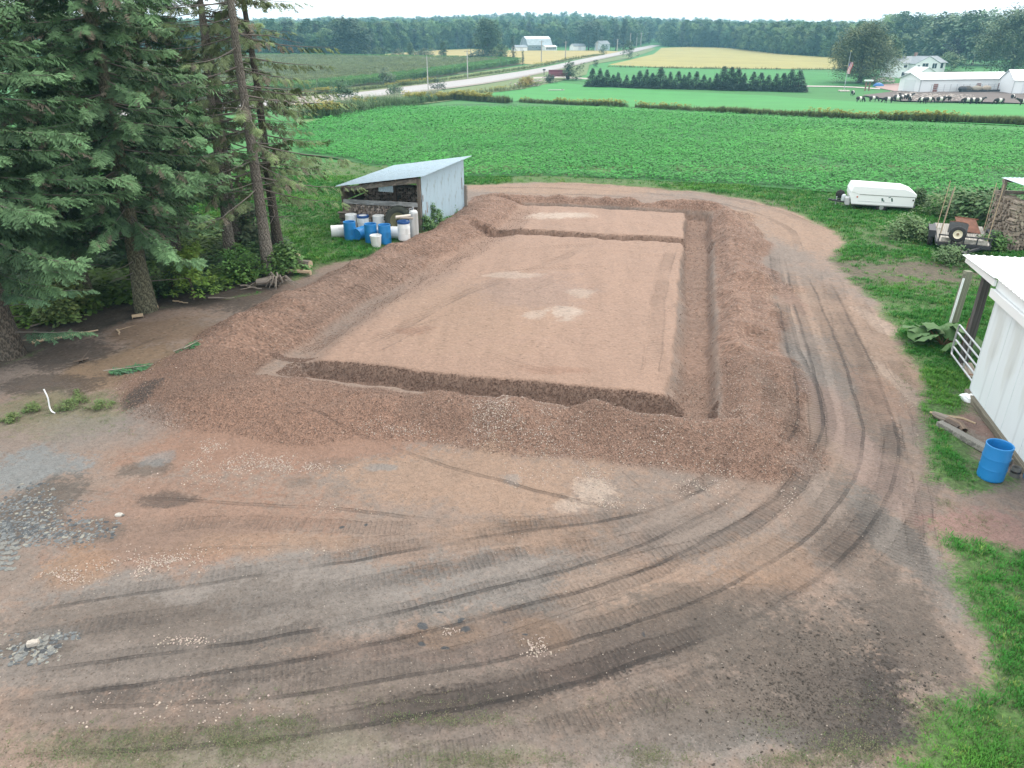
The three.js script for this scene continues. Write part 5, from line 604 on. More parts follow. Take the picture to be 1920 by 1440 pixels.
// --- drums
const drumShell = (open) => { const p = [[.0, 0], [.26, 0], [.285, .02], [.29, .06], [.29, .28], [.3, .3], [.3, .33], [.29, .35], [.292, .56], [.302, .58], [.302, .61], [.292, .63], [.288, .84], [.293, .87], [.293, .9], [.285, .91]]; if (open) p.push([.272, .9], [.27, .8], [.27, .05], [0, .045]); else p.push([.27, .885], [.1, .885], [0, .89]); return lathe(p, 32); };
const drumOpen = drumShell(true), drumShut = drumShell(false), bandGeo = lathe([[.291, .8], [.296, .8], [.3, .86], [.3, .9], [.28, .915], [.0, .9]], 32), bungGeo = cyl(.04, .04, .03, .17, .9, 0, 12), smallDrum = lathe([[0, 0], [.2, 0], [.215, .02], [.265, .5], [.275, .52], [.275, .56], [.26, .57], [.255, .53], [.21, .05], [0, .04]], 28), lidRing = lathe([[.2, .885], [.23, .892], [.23, .9], [.27, .9]], 32);
function drum(name, label, px, py, kind, o = {}) { const [X, d] = o.at ?? G(px, py), y = hNear(X, d), lie = o.lie !== undefined, t = thing(name, label, 'barrel', [X, y + (lie ? .285 : -.02) + (o.up ?? 0), -d], o.turn ?? 0); t.scale.setScalar(o.s ?? .94);
  const m = kind.startsWith('blue') ? bluePlastic : whitePlastic, put = g => { g = g.clone(); if (lie) { g.translate(0, -.45, 0); g.rotateZ(Math.PI / 2); g.rotateY(o.lie); } return g; };
  if (kind === 'small') part('body', put(smallDrum), m, t); else if (kind.includes('open')) { part('body', put(drumOpen), m, t); part('rim', put(lathe([[.27, .895], [.272, .915], [.288, .92], [.297, .91], [.296, .895]], 32)), kind === 'blue_open' ? mat([.03, .24, .56], .4) : m, t); } else { part('body', put(drumShut), m, t); part('bung', put(bungGeo), m, t); if (kind === 'white_lid') part('lid_band', put(bandGeo), blueDark, t), part('lid_top', put(lathe([[0, .902], [.22, .902], [.225, .91], [.0, .912]], 28)), whitePlastic, t); if (kind === 'white_blue') part('lid_band', put(bandGeo), blueDark, t); }
  return t; }
drum('drum', 'white drum lying on its side, leftmost of the barrels', 640, 447, 'white', { lie: .25 }); drum('drum', 'white drum standing at the back left of the barrels, against the woodshed', 661, 437, 'white'); drum('drum', 'white drum with a blue-banded lid standing second in the back row', 683, 439, 'white_lid'); drum('drum', 'white drum standing in front of the tyre, third in the back row', 712, 439, 'white');
drum('drum', 'open blue drum, leftmost of the three standing blue ones', 658, 452, 'blue_open'); drum('drum', 'open blue drum standing in the middle of the three blue ones', 697, 457, 'blue_open'); drum('drum', 'open blue drum, rightmost of the three standing blue ones', 723, 458, 'blue_open'); drum('drum', 'blue drum lying tipped over between two standing blue drums', 679, 450, 'blue_shut', { lie: 1.1 });
drum('small_barrel', 'short open white tub standing in front of the blue drums', 706, 464, 'small'); drum('drum', 'white drum with a blue end lying behind the rightmost blue drum', 742, 450, 'white_blue', { lie: Math.PI - .2 }); const dr11 = drum('drum', 'white drum with a blue rim and pipes laid across its top, right of the others', 759, 457, 'white_blue'); drum('drum', 'small white drum standing in the gap behind two blue drums', 710, 452, 'small');
{ const p = dr11.position, o = thing('pipe_piece', 'pale pipe piece laid across the blue-rimmed white drum', 'pipe', [p.x, p.y + 1.04, p.z]); part('tube', cyl(.06, .06, .7, 0, .02, 0, 12, 0, .5, Math.PI / 2), mat([.6, .55, .48], .7), o); const q = thing('pipe_piece', 'darker pipe lying under the pale one on the same drum', 'pipe', [p.x, p.y + 1.02, p.z]); part('tube', cyl(.05, .05, .6, .18, -.0, .18, 12, 0, -.2, Math.PI / 2), mat([.35, .3, .26], .8), q); }
{ const [X, d] = G(778, 451), o = thing('steel_tank', 'tall narrow pale steel tank with a domed top beside the shed post', 'tank', [X, hNear(X, d) - .05, -d]); part('body', lathe([[0, 0], [.19, 0], [.2, .03], [.2, 1.08], [.19, 1.16], [.14, 1.22], [.05, 1.25], [0, 1.25]], 28), mat([.55, .57, .57], .5, { metal: .3, map: TX.dirtyWhite }), o); part('valve', [cyl(.03, .03, .12, 0, 1.29, 0, 10), cyl(.05, .05, .03, 0, 1.36, 0, 10)], galv, o); part('handle', tube([[-.14, 1.2, 0], [-.2, 1.28, 0], [-.05, 1.3, 0]], .012, 6), galv, o); }
for (const [px, py, h, k] of [[797, 439, .9, 0], [813, 430, 1.25, 1], [822, 423, .8, 2], [806, 436, .6, 3], [846, 404, .6, 4]]) shrub(['tall leafy weed growing nearest the shed corner post', 'tallest leafy weed growing against the metal shed wall', 'leafy weed against the metal wall, right of the tallest', 'low weed at the foot of the tallest by the shed wall', 'small green weed at the far end of the shed wall'][k], px, py, h, .26, [.09, .19, .06], { shape: COLUMN, size: .22, nl: 7, per: 9 });

// ------------------------------------------------------------------ pop-up camper trailer
{
  const A = G(1590, 395), B = G(1712, 402), ry = Math.atan2(B[1] - A[1], B[0] - A[0]), o = thing('camper_trailer', 'folded white pop-up camper trailer parked on the grass by the crop', 'camper', [A[0], hNear(...A) - .05, -A[1]], ry); o.scale.setScalar(.84); const L = 3.65, dep = 2.0;
  const ext = (pts, dp, bev) => { const s = new THREE.Shape(); pts.forEach(([x, y], i) => i ? s.lineTo(x, y) : s.moveTo(x, y)); const g = new THREE.ExtrudeGeometry(s, { depth: dp, bevelEnabled: true, bevelSize: bev, bevelThickness: bev, bevelSegments: 3 }); g.translate(0, 0, -dp); return g; };
  const wp = mat([.82, .85, .86], .35); part('body', ext([[.12, .42], [L, .4], [L + .02, 1.0], [.55, 1.02], [.0, 1.16], [-.02, .9]], dep, .02), wp, o); part('roof_shell', ext([[.0, 1.2], [.55, 1.06], [L + .06, 1.03], [L + .06, 1.16], [L - .1, 1.28], [L - .6, 1.45], [.5, 1.52], [.12, 1.52]], dep, .04), wp, o);
  part('seam', beam([.5, 1.045, .03], [L + .05, 1.02, .03], .03, .022), black, o); part('skirt', bx(L - .2, .12, dep - .2, L / 2 + .1, .37, -dep / 2), black, o); part('lower_trim', bx(L - .1, .03, .02, L / 2 + .05, .44, .03), mat([.3, .32, .33], .5), o);
  part('stripe', bx(L * .55, .014, .006, L * .4, .62, .024), mat([.35, .38, .42], .5), o); for (const [x, y, w, h] of [[1.85, .78, .1, .2], [2.4, .8, .09, .22], [2.25, .95, .14, .05], [1.95, .7, .05, .1]]) part('decal', bx(w, h, .006, x, y, .0245, 0, 0, .3), mat([.05, .12, .1], .5), o);
  part('marker_lamp', cyl(.05, .05, .03, .38, .88, .03, 12, Math.PI / 2), mat([.45, .12, .06], .4), o); part('marker_lamp', cyl(.05, .05, .03, L - .05, .84, .03, 12, Math.PI / 2), black, o);
  const wh = part('wheel', lathe([[.12, -.09], [.26, -.09], [.3, -.05], [.3, .05], [.26, .09], [.12, .09]], 24).rotateX(Math.PI / 2).translate(1.9, .28, -.14), rubber, o); part('hub_cap', cyl(.13, .13, .16, 1.9, .28, -.12, 16, Math.PI / 2), galv, o);
  for (const q of [.2, .8]) part('tongue_bar', beam([.1, .4, -dep * q], [-1.0, .42, -dep / 2], .07, .09), steelDark, o); part('coupler', bx(.2, .1, .12, -1.08, .44, -dep / 2, 0, 0, 0, .02), steelDark, o); part('gas_bottle', lathe([[0, 0], [.14, 0], [.15, .04], [.15, .34], [.08, .42], [0, .43]], 20).translate(-.3, .45, -dep * .35), mat([.5, .55, .58], .4), o); part('jack', cyl(.035, .035, .6, -.7, .38, -dep / 2 + .1, 10), galv, o); part('spare_cover', lathe([[0, -.08], [.26, -.08], [.28, 0], [.26, .08], [0, .08]], 24).rotateX(Math.PI / 2).translate(-.45, .72, -dep * .75), black, o); part('grey_cover', bx(.28, .5, .5, -.12, .55, -.3, 0, 0, .1, .08), mat([.42, .44, .45], .8), o);
  part('rear_bumper', bx(.08, .1, dep, L + .1, .44, -dep / 2), steelDark, o); shrub('tall weed at the rear end of the white camper', 1721, 388, .9, .4, [.06, .12, .04], { size: .3 });
}
// ------------------------------------------------------------------ flatbed trailer
{
  const A = G(1752, 479), o = thing('flatbed_trailer', 'low black flatbed trailer with stakes, fenders and a spare wheel on its front rail', 'trailer', [A[0], hNear(...A), -A[1]], -.45); o.scale.setScalar(.88); const Wt = 2.15, L = 4.2, h = .62, bedM = mat([.42, .4, .36], .85, { map: TX.wood, rep: [1, 1] });
  for (let i = 0; i < 9; i++) { const w = Wt / 9; part('plank', bx(w - .012, .045, L, w * (i + .5), h + (i % 3) * .002, -L / 2 - .02), bedM, o); }
  part('frame', [bx(Wt + .08, .16, .09, Wt / 2, h - .09, .04), bx(Wt + .08, .16, .09, Wt / 2, h - .09, -L - .06), bx(.08, .16, L, -.04, h - .09, -L / 2), bx(.08, .16, L, Wt + .04, h - .09, -L / 2)], steelDark, o);
  part('front_rail', [bx(Wt + .08, .06, .05, Wt / 2, h + .34, .04), ...[0, .55, 1.05, 1.6, 2.15].map(x => bx(.05, .34, .05, x, h + .16, .04))], steelDark, o); part('tail_board', bx(Wt * .9, .2, .03, Wt / 2, h + .12, .005), bedM, o);
  part('drawbar', [beam([.35, h - .12, .05], [Wt / 2 + .1, h - .16, 1.35], .1, .1), beam([Wt - .35, h - .12, .05], [Wt / 2 - .1, h - .16, 1.35], .1, .1)], steelDark, o); part('coupler', bx(.14, .12, .3, Wt / 2, h - .13, 1.45, 0, 0, 0, .03), steelDark, o); part('jack', cyl(.04, .04, .7, Wt / 2 + .15, .3, 1.1, 10), steelDark, o);
  for (const x of [-.22, Wt + .22]) { part('fender', [bx(.32, .04, 1.5, x, h + .2, -2.1, 0, 0, 0), bx(.32, .3, .04, x, h + .06, -1.36), bx(.32, .3, .04, x, h + .06, -2.84)], steelDark, o); for (const z of [-1.72, -2.48]) { const w = part('wheel', lathe([[.14, -.1], [.3, -.1], [.34, -.06], [.34, .06], [.3, .1], [.14, .1]], 24).rotateZ(Math.PI / 2).translate(x, .33, z), rubber, o); part('rim', cyl(.15, .15, .17, 0, 0, 0, 16, 0, 0, Math.PI / 2).translate(x, .33, z), galv, w); } }
  const sw = part('spare_wheel', lathe([[.2, -.1], [.32, -.1], [.37, -.06], [.37, .06], [.32, .1], [.2, .1]], 32).rotateX(Math.PI / 2 - .15).translate(.72, h + .45, .16), rubber, o); part('rim', lathe([[.0, .05], [.06, .06], [.09, .02], [.15, .04], [.2, .09], [.215, .1], [.215, -.1]], 28).rotateX(Math.PI / 2 - .15).translate(.72, h + .45, .16), mat([.74, .68, .52], .5), sw); part('hub', cyl(.06, .06, .16, .72, h + .46, .18, 14, Math.PI / 2 - .15), mat([.2, .14, .08], .7), sw);
  for (const [x, z, l, tl, c] of [[.06, -.5, 2.5, .12, woodPale], [.08, -1.0, 2.3, .1, woodGrey], [.02, -2.9, 2.4, .1, woodPale], [Wt - .03, -.9, 2.7, .04, woodPale], [Wt - .2, -1.2, 2.5, .02, woodGrey], [Wt - .02, -3.2, 2.4, .0, woodPale]]) part('stake', beam([x, h, z], [x + tl, h + l, z], .032, .032), c, o);
  const b = thing('feed_pan', 'curved dark steel sheet standing on the flatbed behind the spare wheel', 'sheet', [A[0], hNear(...A), -A[1]], -.45); b.scale.setScalar(.88); const s = new THREE.CylinderGeometry(.5, .5, .56, 24, 1, true, 1.2, 2.6); part('sheet', s.translate(.78, h + .3, -1.7), mat([.1, .105, .11], .6, { side: THREE.DoubleSide }), b); part('edge', tube(Array.from({ length: 9 }, (_, i) => { const a = 1.2 + 2.6 * i / 8; return [.78 + .5 * Math.sin(a), h + .58, -1.7 + .5 * Math.cos(a)]; }), .014, 6), rust, b);
  const q = thing('rusty_sheet', 'rust-brown steel plate lying at the back of the flatbed', 'plate', [A[0], hNear(...A), -A[1]], -.45); q.scale.setScalar(.88); part('plate', bx(1.0, .02, 1.3, 1.35, h + .3, -2.9, .35, .2, -.1), mat([.2, .09, .06], .9, { map: TX.grain }), q); part('flange', bx(1.0, .05, .03, 1.35, h + .52, -3.52, .35, .2, -.1), rust, q);
  shrub('tall weeds behind the flatbed trailer', 1800, 405, .8, 1.7, [.1, .17, .06], { fine: 1, size: .9, nl: 12 }); shrub('weeds spreading left of the flatbed trailer', 1702, 446, .5, 1.1, [.1, .18, .06], { fine: 1, size: .8, nl: 10 }); shrub('weeds in front of the flatbed trailer, under its drawbar', 1780, 494, .3, .9, [.08, .15, .05], { fine: 1, size: .6 }); shrub('dense green weeds between the flatbed and the firewood rack', 1856, 474, .7, .6, [.08, .17, .04], { size: .4 }); shrub('green weeds on the far side of the flatbed by the rack', 1845, 428, 1.5, 1.4, [.07, .15, .05], { size: .7 });
}
// ------------------------------------------------------------------ firewood rack at the right edge
{
  const A = G(1884, 474), o = thing('firewood_rack', 'tall rack of weathered split firewood under a narrow metal roof at the right edge', 'firewood rack', [A[0], 0, -A[1]], -.1), r = seeded(131); const Wr = 3.6, Dr = 1.9, H = 2.15; // -x face looks left, +z face towards the camera
  part('core', bx(Wr - .5, H - .2, Dr - .4, Wr / 2 + .1, (H - .2) / 2, -Dr / 2), woodDark, o);
  const gm = [0, 1, 2, 3].map(k => mat([[.34, .28, .22], [.27, .22, .18], [.4, .34, .27], [.2, .165, .135]][k], .95, { map: TX.grain, rep: [.6, .6] })); let n = 0; const rest = [];
  const put = (x, y, z, s, ry) => { const k = (r() * 3) | 0, m = mat4(x, y, z, s, s * (.7 + .5 * r()), .45, (r() - .5) * .2, ry + (r() - .5) * .25, r() * 6.28); if (n++ < 300) { const p = part('log', splitLog[k], gm[(r() * 4) | 0], o); m.decompose(p.position, p.quaternion, p.scale); } else rest.push([m, k]); };
  for (let y = .06; y < H; y += .135) for (let x = .05; x < Wr; x += .15) put(x + (r() - .5) * .05, y + (r() - .5) * .05, (r() - .5) * .14, .075 + .03 * r(), 0); for (let y = .06; y < H; y += .135) for (let z = -.1; z > -Dr; z -= .15) put(.02 + (r() - .5) * .16, y + (r() - .5) * .05, z, .075 + .03 * r(), -Math.PI / 2);
  [0, 1, 2].forEach(k => { const l = rest.filter(e => e[1] === k).map(e => [e[0], col(.3, .25, .2)]); if (l.length) copies('more_logs', splitLog[k], logMat, o, l); });
  for (const [x, z] of [[.1, -Dr + .2], [.85, .1], [2.2, .1], [3.3, .1], [2.2, -Dr + .1]]) part('post', beam([x, -.2, z], [x, H + .6, z], .13, .13), woodGrey, o); part('rail', beam([-.2, H + .1, -Dr + .1], [Wr, H + .05, -Dr + .1], .1, .14), woodGrey, o); part('rail', beam([.8, H + .12, .1], [Wr, H + .12, .1], .1, .12), woodGrey, o);
  for (let i = 0; i < 4; i++) { const g = ribbed(.98, Dr + .3, .2, .02); g.translate(.55 + i * .96, H + .68 + (i & 1) * .004, -Dr / 2); part('roof_sheet', g, metalGrey, o); } part('roof_beam', beam([.0, H + .6, -Dr + .15], [Wr, H + .6, -Dr + .15], .08, .14), woodGrey, o);
}
// ------------------------------------------------------------------ white metal building on the right with its lean-to
{
  const place = (u, v) => { const [X, d] = XD(u, v); return [X, -d]; }, [bX, bZ] = place(7.65, 19.6), o = thing('metal_building', 'white metal-sided building with a big sliding door at the right edge', 'building', [bX, 0, bZ], -PA); // local: x across to the right, +z towards the camera along the wall
  const wm = mat([.72, .79, .82], .5, { map: TX.dirtyWhite, rep: [.4, .3] }), seamM = mat([.6, .66, .69], .5), L = 9, sill = mat([.22, .2, .15], .95, { map: TX.wood });
  part('wall_core', bx(6, 2.95, L, 3.06, 1.5, L / 2 + .02), wm, o);
  for (let i = 0; i < 8; i++) { const w = 1.12; part('door_panel', bx(.05, 2.55, w - .014, .02, 1.42, .1 + w * (i + .5), 0, 0, 0, .006), wm, o); } for (let i = 0; i < 4; i++) part('end_panel', bx(1.48, 2.75, .04, .77 + i * 1.5, 1.5, -.02), wm, o);
  part('door_track', [bx(.16, .13, L, -.06, 2.78, L / 2 - .05), bx(.03, .2, L, -.13, 2.76, L / 2 - .05)], whitePaint, o); part('fascia', bx(.06, .34, L + .04, -.02, 3.03, L / 2), whitePaint, o); part('sill', bx(.14, .16, L, -.02, .06, L / 2, 0, 0, 0, .02), sill, o);
  for (let i = 0; i < 5; i++) { const g = ribbed(6.4, 1.84, .23, .02); g.rotateY(Math.PI / 2); g.rotateZ(.16); g.scale(1, 1, 1); const gg = ribbed(1.84, 6.4, .23, .02); gg.rotateY(Math.PI / 2); gg.rotateZ(.14); gg.translate(3.0, 3.62 + (i & 1) * .004, .9 + i * 1.82); part('roof_sheet', gg, mat([.8, .82, .82], .4, { metal: .15 }), o); }
  for (let i = 0; i < 4; i++) { const g = ribbed(.95, 2.45, .19, .02); g.rotateX(-.03); g.translate(.28 + i * .94, 3.12 + (i & 1) * .004, -1.12); part('leanto_sheet', g, mat([.74, .8, .8], .4, { metal: .15 }), o); }
  part('leanto_beam', [beam([-.12, 3.0, -2.2], [3.6, 3.0, -2.2], .08, .18), beam([-.1, 3.0, -2.2], [-.1, 3.0, 0], .06, .16)], whitePaint, o); part('post', beam([.42, -.2, -1.95], [.42, 2.95, -1.95], .2, .2), mat([.12, .11, .105], .9, { map: TX.wood }), o); part('post', beam([3.2, -.2, -1.95], [3.2, 2.95, -1.95], .2, .2), woodDark, o);
  const g = thing('tube_gate', 'galvanised five-bar tube gate hung between the lean-to post and the building', 'gate', [bX, 0, bZ], -PA); const y5 = [.28, .5, .72, .94, 1.16]; y5.forEach(y => part('bar', tube([[.12, y, -2.05], [.1, y, .0]], .026, 8, 1), galv, g)); part('frame', tube([[.1, 1.16, -1.95], [.12, 1.14, -2.08], [.12, .9, -2.12], [.12, .5, -2.12], [.12, .3, -2.08], [.1, .28, -1.95]], .028, 8, 20), galv, g); part('brace', tube([[.11, .28, -1.0], [.11, 1.16, -1.0]], .02, 8, 1), galv, g);
  const Y = (px, py) => { const [X, d] = G(px, py); return [X, hNear(X, d), -d]; };
  const p1 = Y(1779, 609), fp = thing('fence_post', 'thick weathered wooden post standing beside the big-leaved plant', 'post', p1); part('timber', beam([.12, -.1, 0], [.16, 1.75, 0], .2, .2), mat([.25, .26, .19], .95, { map: TX.wood, rep: [2, 1] }), fp);
  const pv = thing('pipe_post', 'thin white pipe leaning on the weathered wooden post', 'pipe', p1); part('tube', tube([[-.05, 0, .12], [.0, 1.55, .12]], .035, 10, 1), whitePaint, pv); const st = thing('steel_stake', 'thin rusty steel stake right of the big-leaved plant', 'stake', Y(1800, 663)); part('stake', bx(.05, 1.1, .03, 0, .5, 0), rust, st); part('spade', bx(.1, .16, .012, 0, .12, 0), rust, st);
  // big-leaved plant
  { const q = thing('rhubarb_plant', 'big-leaved green rhubarb-like plant in the grass beside the weathered post', 'plant', Y(1766, 652)), r = seeded(3), lm = leafMat([.055, .13, .035]); for (let i = 0; i < 26; i++) { const a = r() * 6.28, R = .15 + .65 * r(), y = .25 + .5 * r() * (1.1 - R), s = .26 + .16 * r(), lg = new THREE.CircleGeometry(s, 12), p = lg.attributes.position; for (let k = 0; k < p.count; k++) { const x = p.getX(k), z = p.getY(k); p.setXYZ(k, x, -.9 * (x * x + z * z) + .04 * Math.sin(k * 2.3), z * .85); } lg.computeVertexNormals(); lg.applyMatrix4(mat4(Math.cos(a) * R, y, Math.sin(a) * R, 1, 1, 1, .5 * Math.sin(a) + .2, r() * 6, -.5 * Math.cos(a))); part('leaf', lg, lm, q); } const sg = []; for (let i = 0; i < 10; i++) { const a = i * .63; sg.push(tube([[0, 0, 0], [Math.cos(a) * .4, .4, Math.sin(a) * .4]], .018, 5, 2)); } const s = part('stalks', sg, mat([.2, .12, .06], .8), q); s.userData.kind = 'stuff'; }
  { const b = thing('white_bag', 'crumpled white plastic bag at the foot of the building corner', 'bag', Y(1820, 748)), g = new THREE.IcosahedronGeometry(.24, 3), p = g.attributes.position; for (let k = 0; k < p.count; k++) { const x = p.getX(k), y = p.getY(k), z = p.getZ(k), n = .75 + .5 * fbm(x * 5 + 3, z * 5 + y * 4, 3); p.setXYZ(k, x * n * 1.25, Math.max(-.05, y * n * .6), z * n); } g.computeVertexNormals(); part('bag', g, mat([.75, .77, .79], .5, { flat: true }), b); part('fold', bx(.2, .02, .16, -.1, .12, .1, .3, .3, .2), whitePaint, b); }
  { const b = thing('plank', 'grey flat plank lying in the grass behind the building corner', 'plank', Y(1816, 700), -.5); part('board', bx(.3, .04, 1.1, 0, .06, 0, 0, .15, 0, .008), woodGrey, b); part('nail_row', bx(.28, .01, .04, 0, .086, .4, 0, .15, 0), rust, b); }
  { const b = thing('timber', 'long weathered grey timber lying from the driftwood to the blue barrel', 'timber', Y(1822, 835), .2); part('beam', bx(.2, .14, 1.9, 0, .08, 0, 0, .12, 0, .02), mat([.28, .27, .24], .95, { map: TX.wood, rep: [3, 1] }), b); part('rotten_end', bx(.22, .05, .35, .1, .16, -.75, .05, .2, 0, .015), woodDark, b); }
  { const mk = (label, px, py, L, r0, tu, m) => { const b = thing('driftwood', label, 'log', Y(px, py), tu); part('wood', taperTube([[-L / 2, .08, 0, r0 * .7], [-L * .2, .1, .05, r0], [L * .2, .11, -.03, r0 * .9], [L / 2, .08, .02, r0 * .55]], 9), m, b); part('broken_end', cyl(r0 * .5, r0 * .62, .02, L / 2 + .0, .08, .02, 9, 0, 0, Math.PI / 2), woodDark, b); }; mk('brown driftwood log lying in the grass, left of two', 1772, 795, .75, .1, 1.95, woodGrey); mk('brown driftwood log, right of two by the grey timber', 1786, 802, .7, .11, 1.75, mat([.26, .19, .14], .9, { map: TX.wood, rep: [2, 1] })); mk('thin straight pole lying across the driftwood', 1785, 788, 1.0, .035, -.62, woodPale); }
  drum('drum', 'open bright blue drum standing in the grass beside the white building', 1855, 897, 'blue_open', { s: .88 }); drum('drum', 'blue drum cut off by the right edge of the picture, behind the nearer one', 1932, 900, 'blue_shut', { at: [11.1, 13.15], s: .92 });
  { const b = thing('drain_pipe', 'short dark pipe stub behind the bright blue drum', 'pipe', Y(1901, 893)); part('stub', lathe([[.07, 0], [.09, 0], [.09, .22], [.07, .22], [.07, .02]], 16), mat([.16, .16, .15], .8), b); part('collar', lathe([[.088, .1], [.1, .1], [.1, .14], [.088, .14]], 16), black, b); } { const b = thing('base_timber', 'dark timber running along the ground beside the building wall', 'timber', Y(1898, 858), -PA); part('beam', bx(.14, .14, 2.6, .25, .06, .9, 0, 0, 0, .02), sill, b); part('bracket', bx(.04, .18, .1, .16, .07, .2), rust, b); }
}
// ------------------------------------------------------------------ loose stone and broken asphalt
const pebble = (() => { const g = new THREE.IcosahedronGeometry(1, 0), p = g.attributes.position; for (let i = 0; i < p.count; i++) p.setXYZ(i, p.getX(i) * (1 + .2 * Math.sin(i * 3.1)), p.getY(i) * .6, p.getZ(i) * (1 + .2 * Math.cos(i * 1.7))); g.computeVertexNormals(); return g; })(), pebbleMat = mat([1, 1, 1], .9, { flat: true });
{
  const r = seeded(151), A = [], B = []; const gauss = () => (r() + r() + r() - 1.5) * 1.25;
  for (const [x, y, rx, ry, n] of STONES) for (let i = 0; i < n * .8; i++) { const [X, d] = G(x + gauss() * rx, y + gauss() * ry), s = .006 + .014 * r() * r() + .004, v = .75 + .5 * r(); if (lawnness(X, d) > .1 || fbm(X * 2.6 + 9, d * 2.6, 3) < .46) continue; A.push([mat4(X, heightNear(X, d) + s * .15, -d, s, s, s, r(), r() * 6, r()), col(.4 * v, .33 * v * (.95 + .1 * r()), .28 * v)]); }
  for (let i = 0; i < 52000; i++) { const u = lerp(-14.5, 4.6, r()), v = r() < .6 ? lerp(13, 20, r()) : lerp(16, 42, r()), [X, d] = XD(u, v), q = dig(X, d); if (q[2] < .4 && q[1] < .3) continue; const pale = r() < .22 * ss(-6, -1, u) + .05, s = (.01 + .017 * r() * r()) * (d > 24 ? 1.3 : 1), w = .7 + .6 * r(); B.push([mat4(X, heightNear(X, d) + s * .1, -d, s, s, s, r(), r() * 6, r()), pale ? col(.33 * w, .26 * w, .21 * w) : r() < .4 ? col(.21 * w, .14 * w, .11 * w) : col(.155 * w, .1 * w, .076 * w)]); }
  for (let i = 0; i < 60000; i++) { const u = lerp(-12, 1.5, r()), v = r() < .6 ? lerp(16.3, 17.8, r()) : r() < .5 ? lerp(33, 34.4, r()) : lerp(17, 40, r()), [X, d] = XD(u, v), q = dig(X, d); if (q[1] < .06 || q[1] > .97) continue; const s = .012 + .022 * r() * r(), w = .7 + .6 * r(); B.push([mat4(X, heightNear(X, d), -d, s, s, s, r(), r() * 6, r()), col(.15 * w, .095 * w, .072 * w)]); }
  for (let i = 0; i < 9000; i++) { const d = 6 + 15 * r() * r(), X = (r() * 2 - 1) * (d * .72 + 3); if (lawnness(X, d) > 0) continue; const s = .006 + .012 * r() * r(), w = .6 + .8 * r(); A.push([mat4(X, heightNear(X, d), -d, s, s, s, r(), r() * 6, r()), r() < .25 ? col(.3 * w, .26 * w, .22 * w) : col(.13 * w, .1 * w, .08 * w)]); }
  tag(copies('pale_gravel', pebble, pebbleMat, scene, A), 'scattered pale crushed stone on the bare yard', 'gravel'); tag(copies('bank_gravel', pebble, pebbleMat, scene, B), 'brown and pale stones covering the dug gravel banks', 'gravel');
  // clods on the dark soil
  const Cl = []; for (let i = 0; i < 2600; i++) { const [X, d] = G(1560 + gauss() * 170, 1290 + gauss() * 110), s = .008 + .026 * r() * r() * r(), w = .6 + .7 * r(); if (lawnness(X, d) > .1) continue; Cl.push([mat4(X, heightNear(X, d), -d, s * 1.3, s, s, r(), r() * 6, r()), col(.06 * w, .05 * w, .041 * w)]); } tag(copies('soil_clods', pebble, pebbleMat, scene, Cl), 'dark crumbled soil clods in front of the grass', 'soil');
}
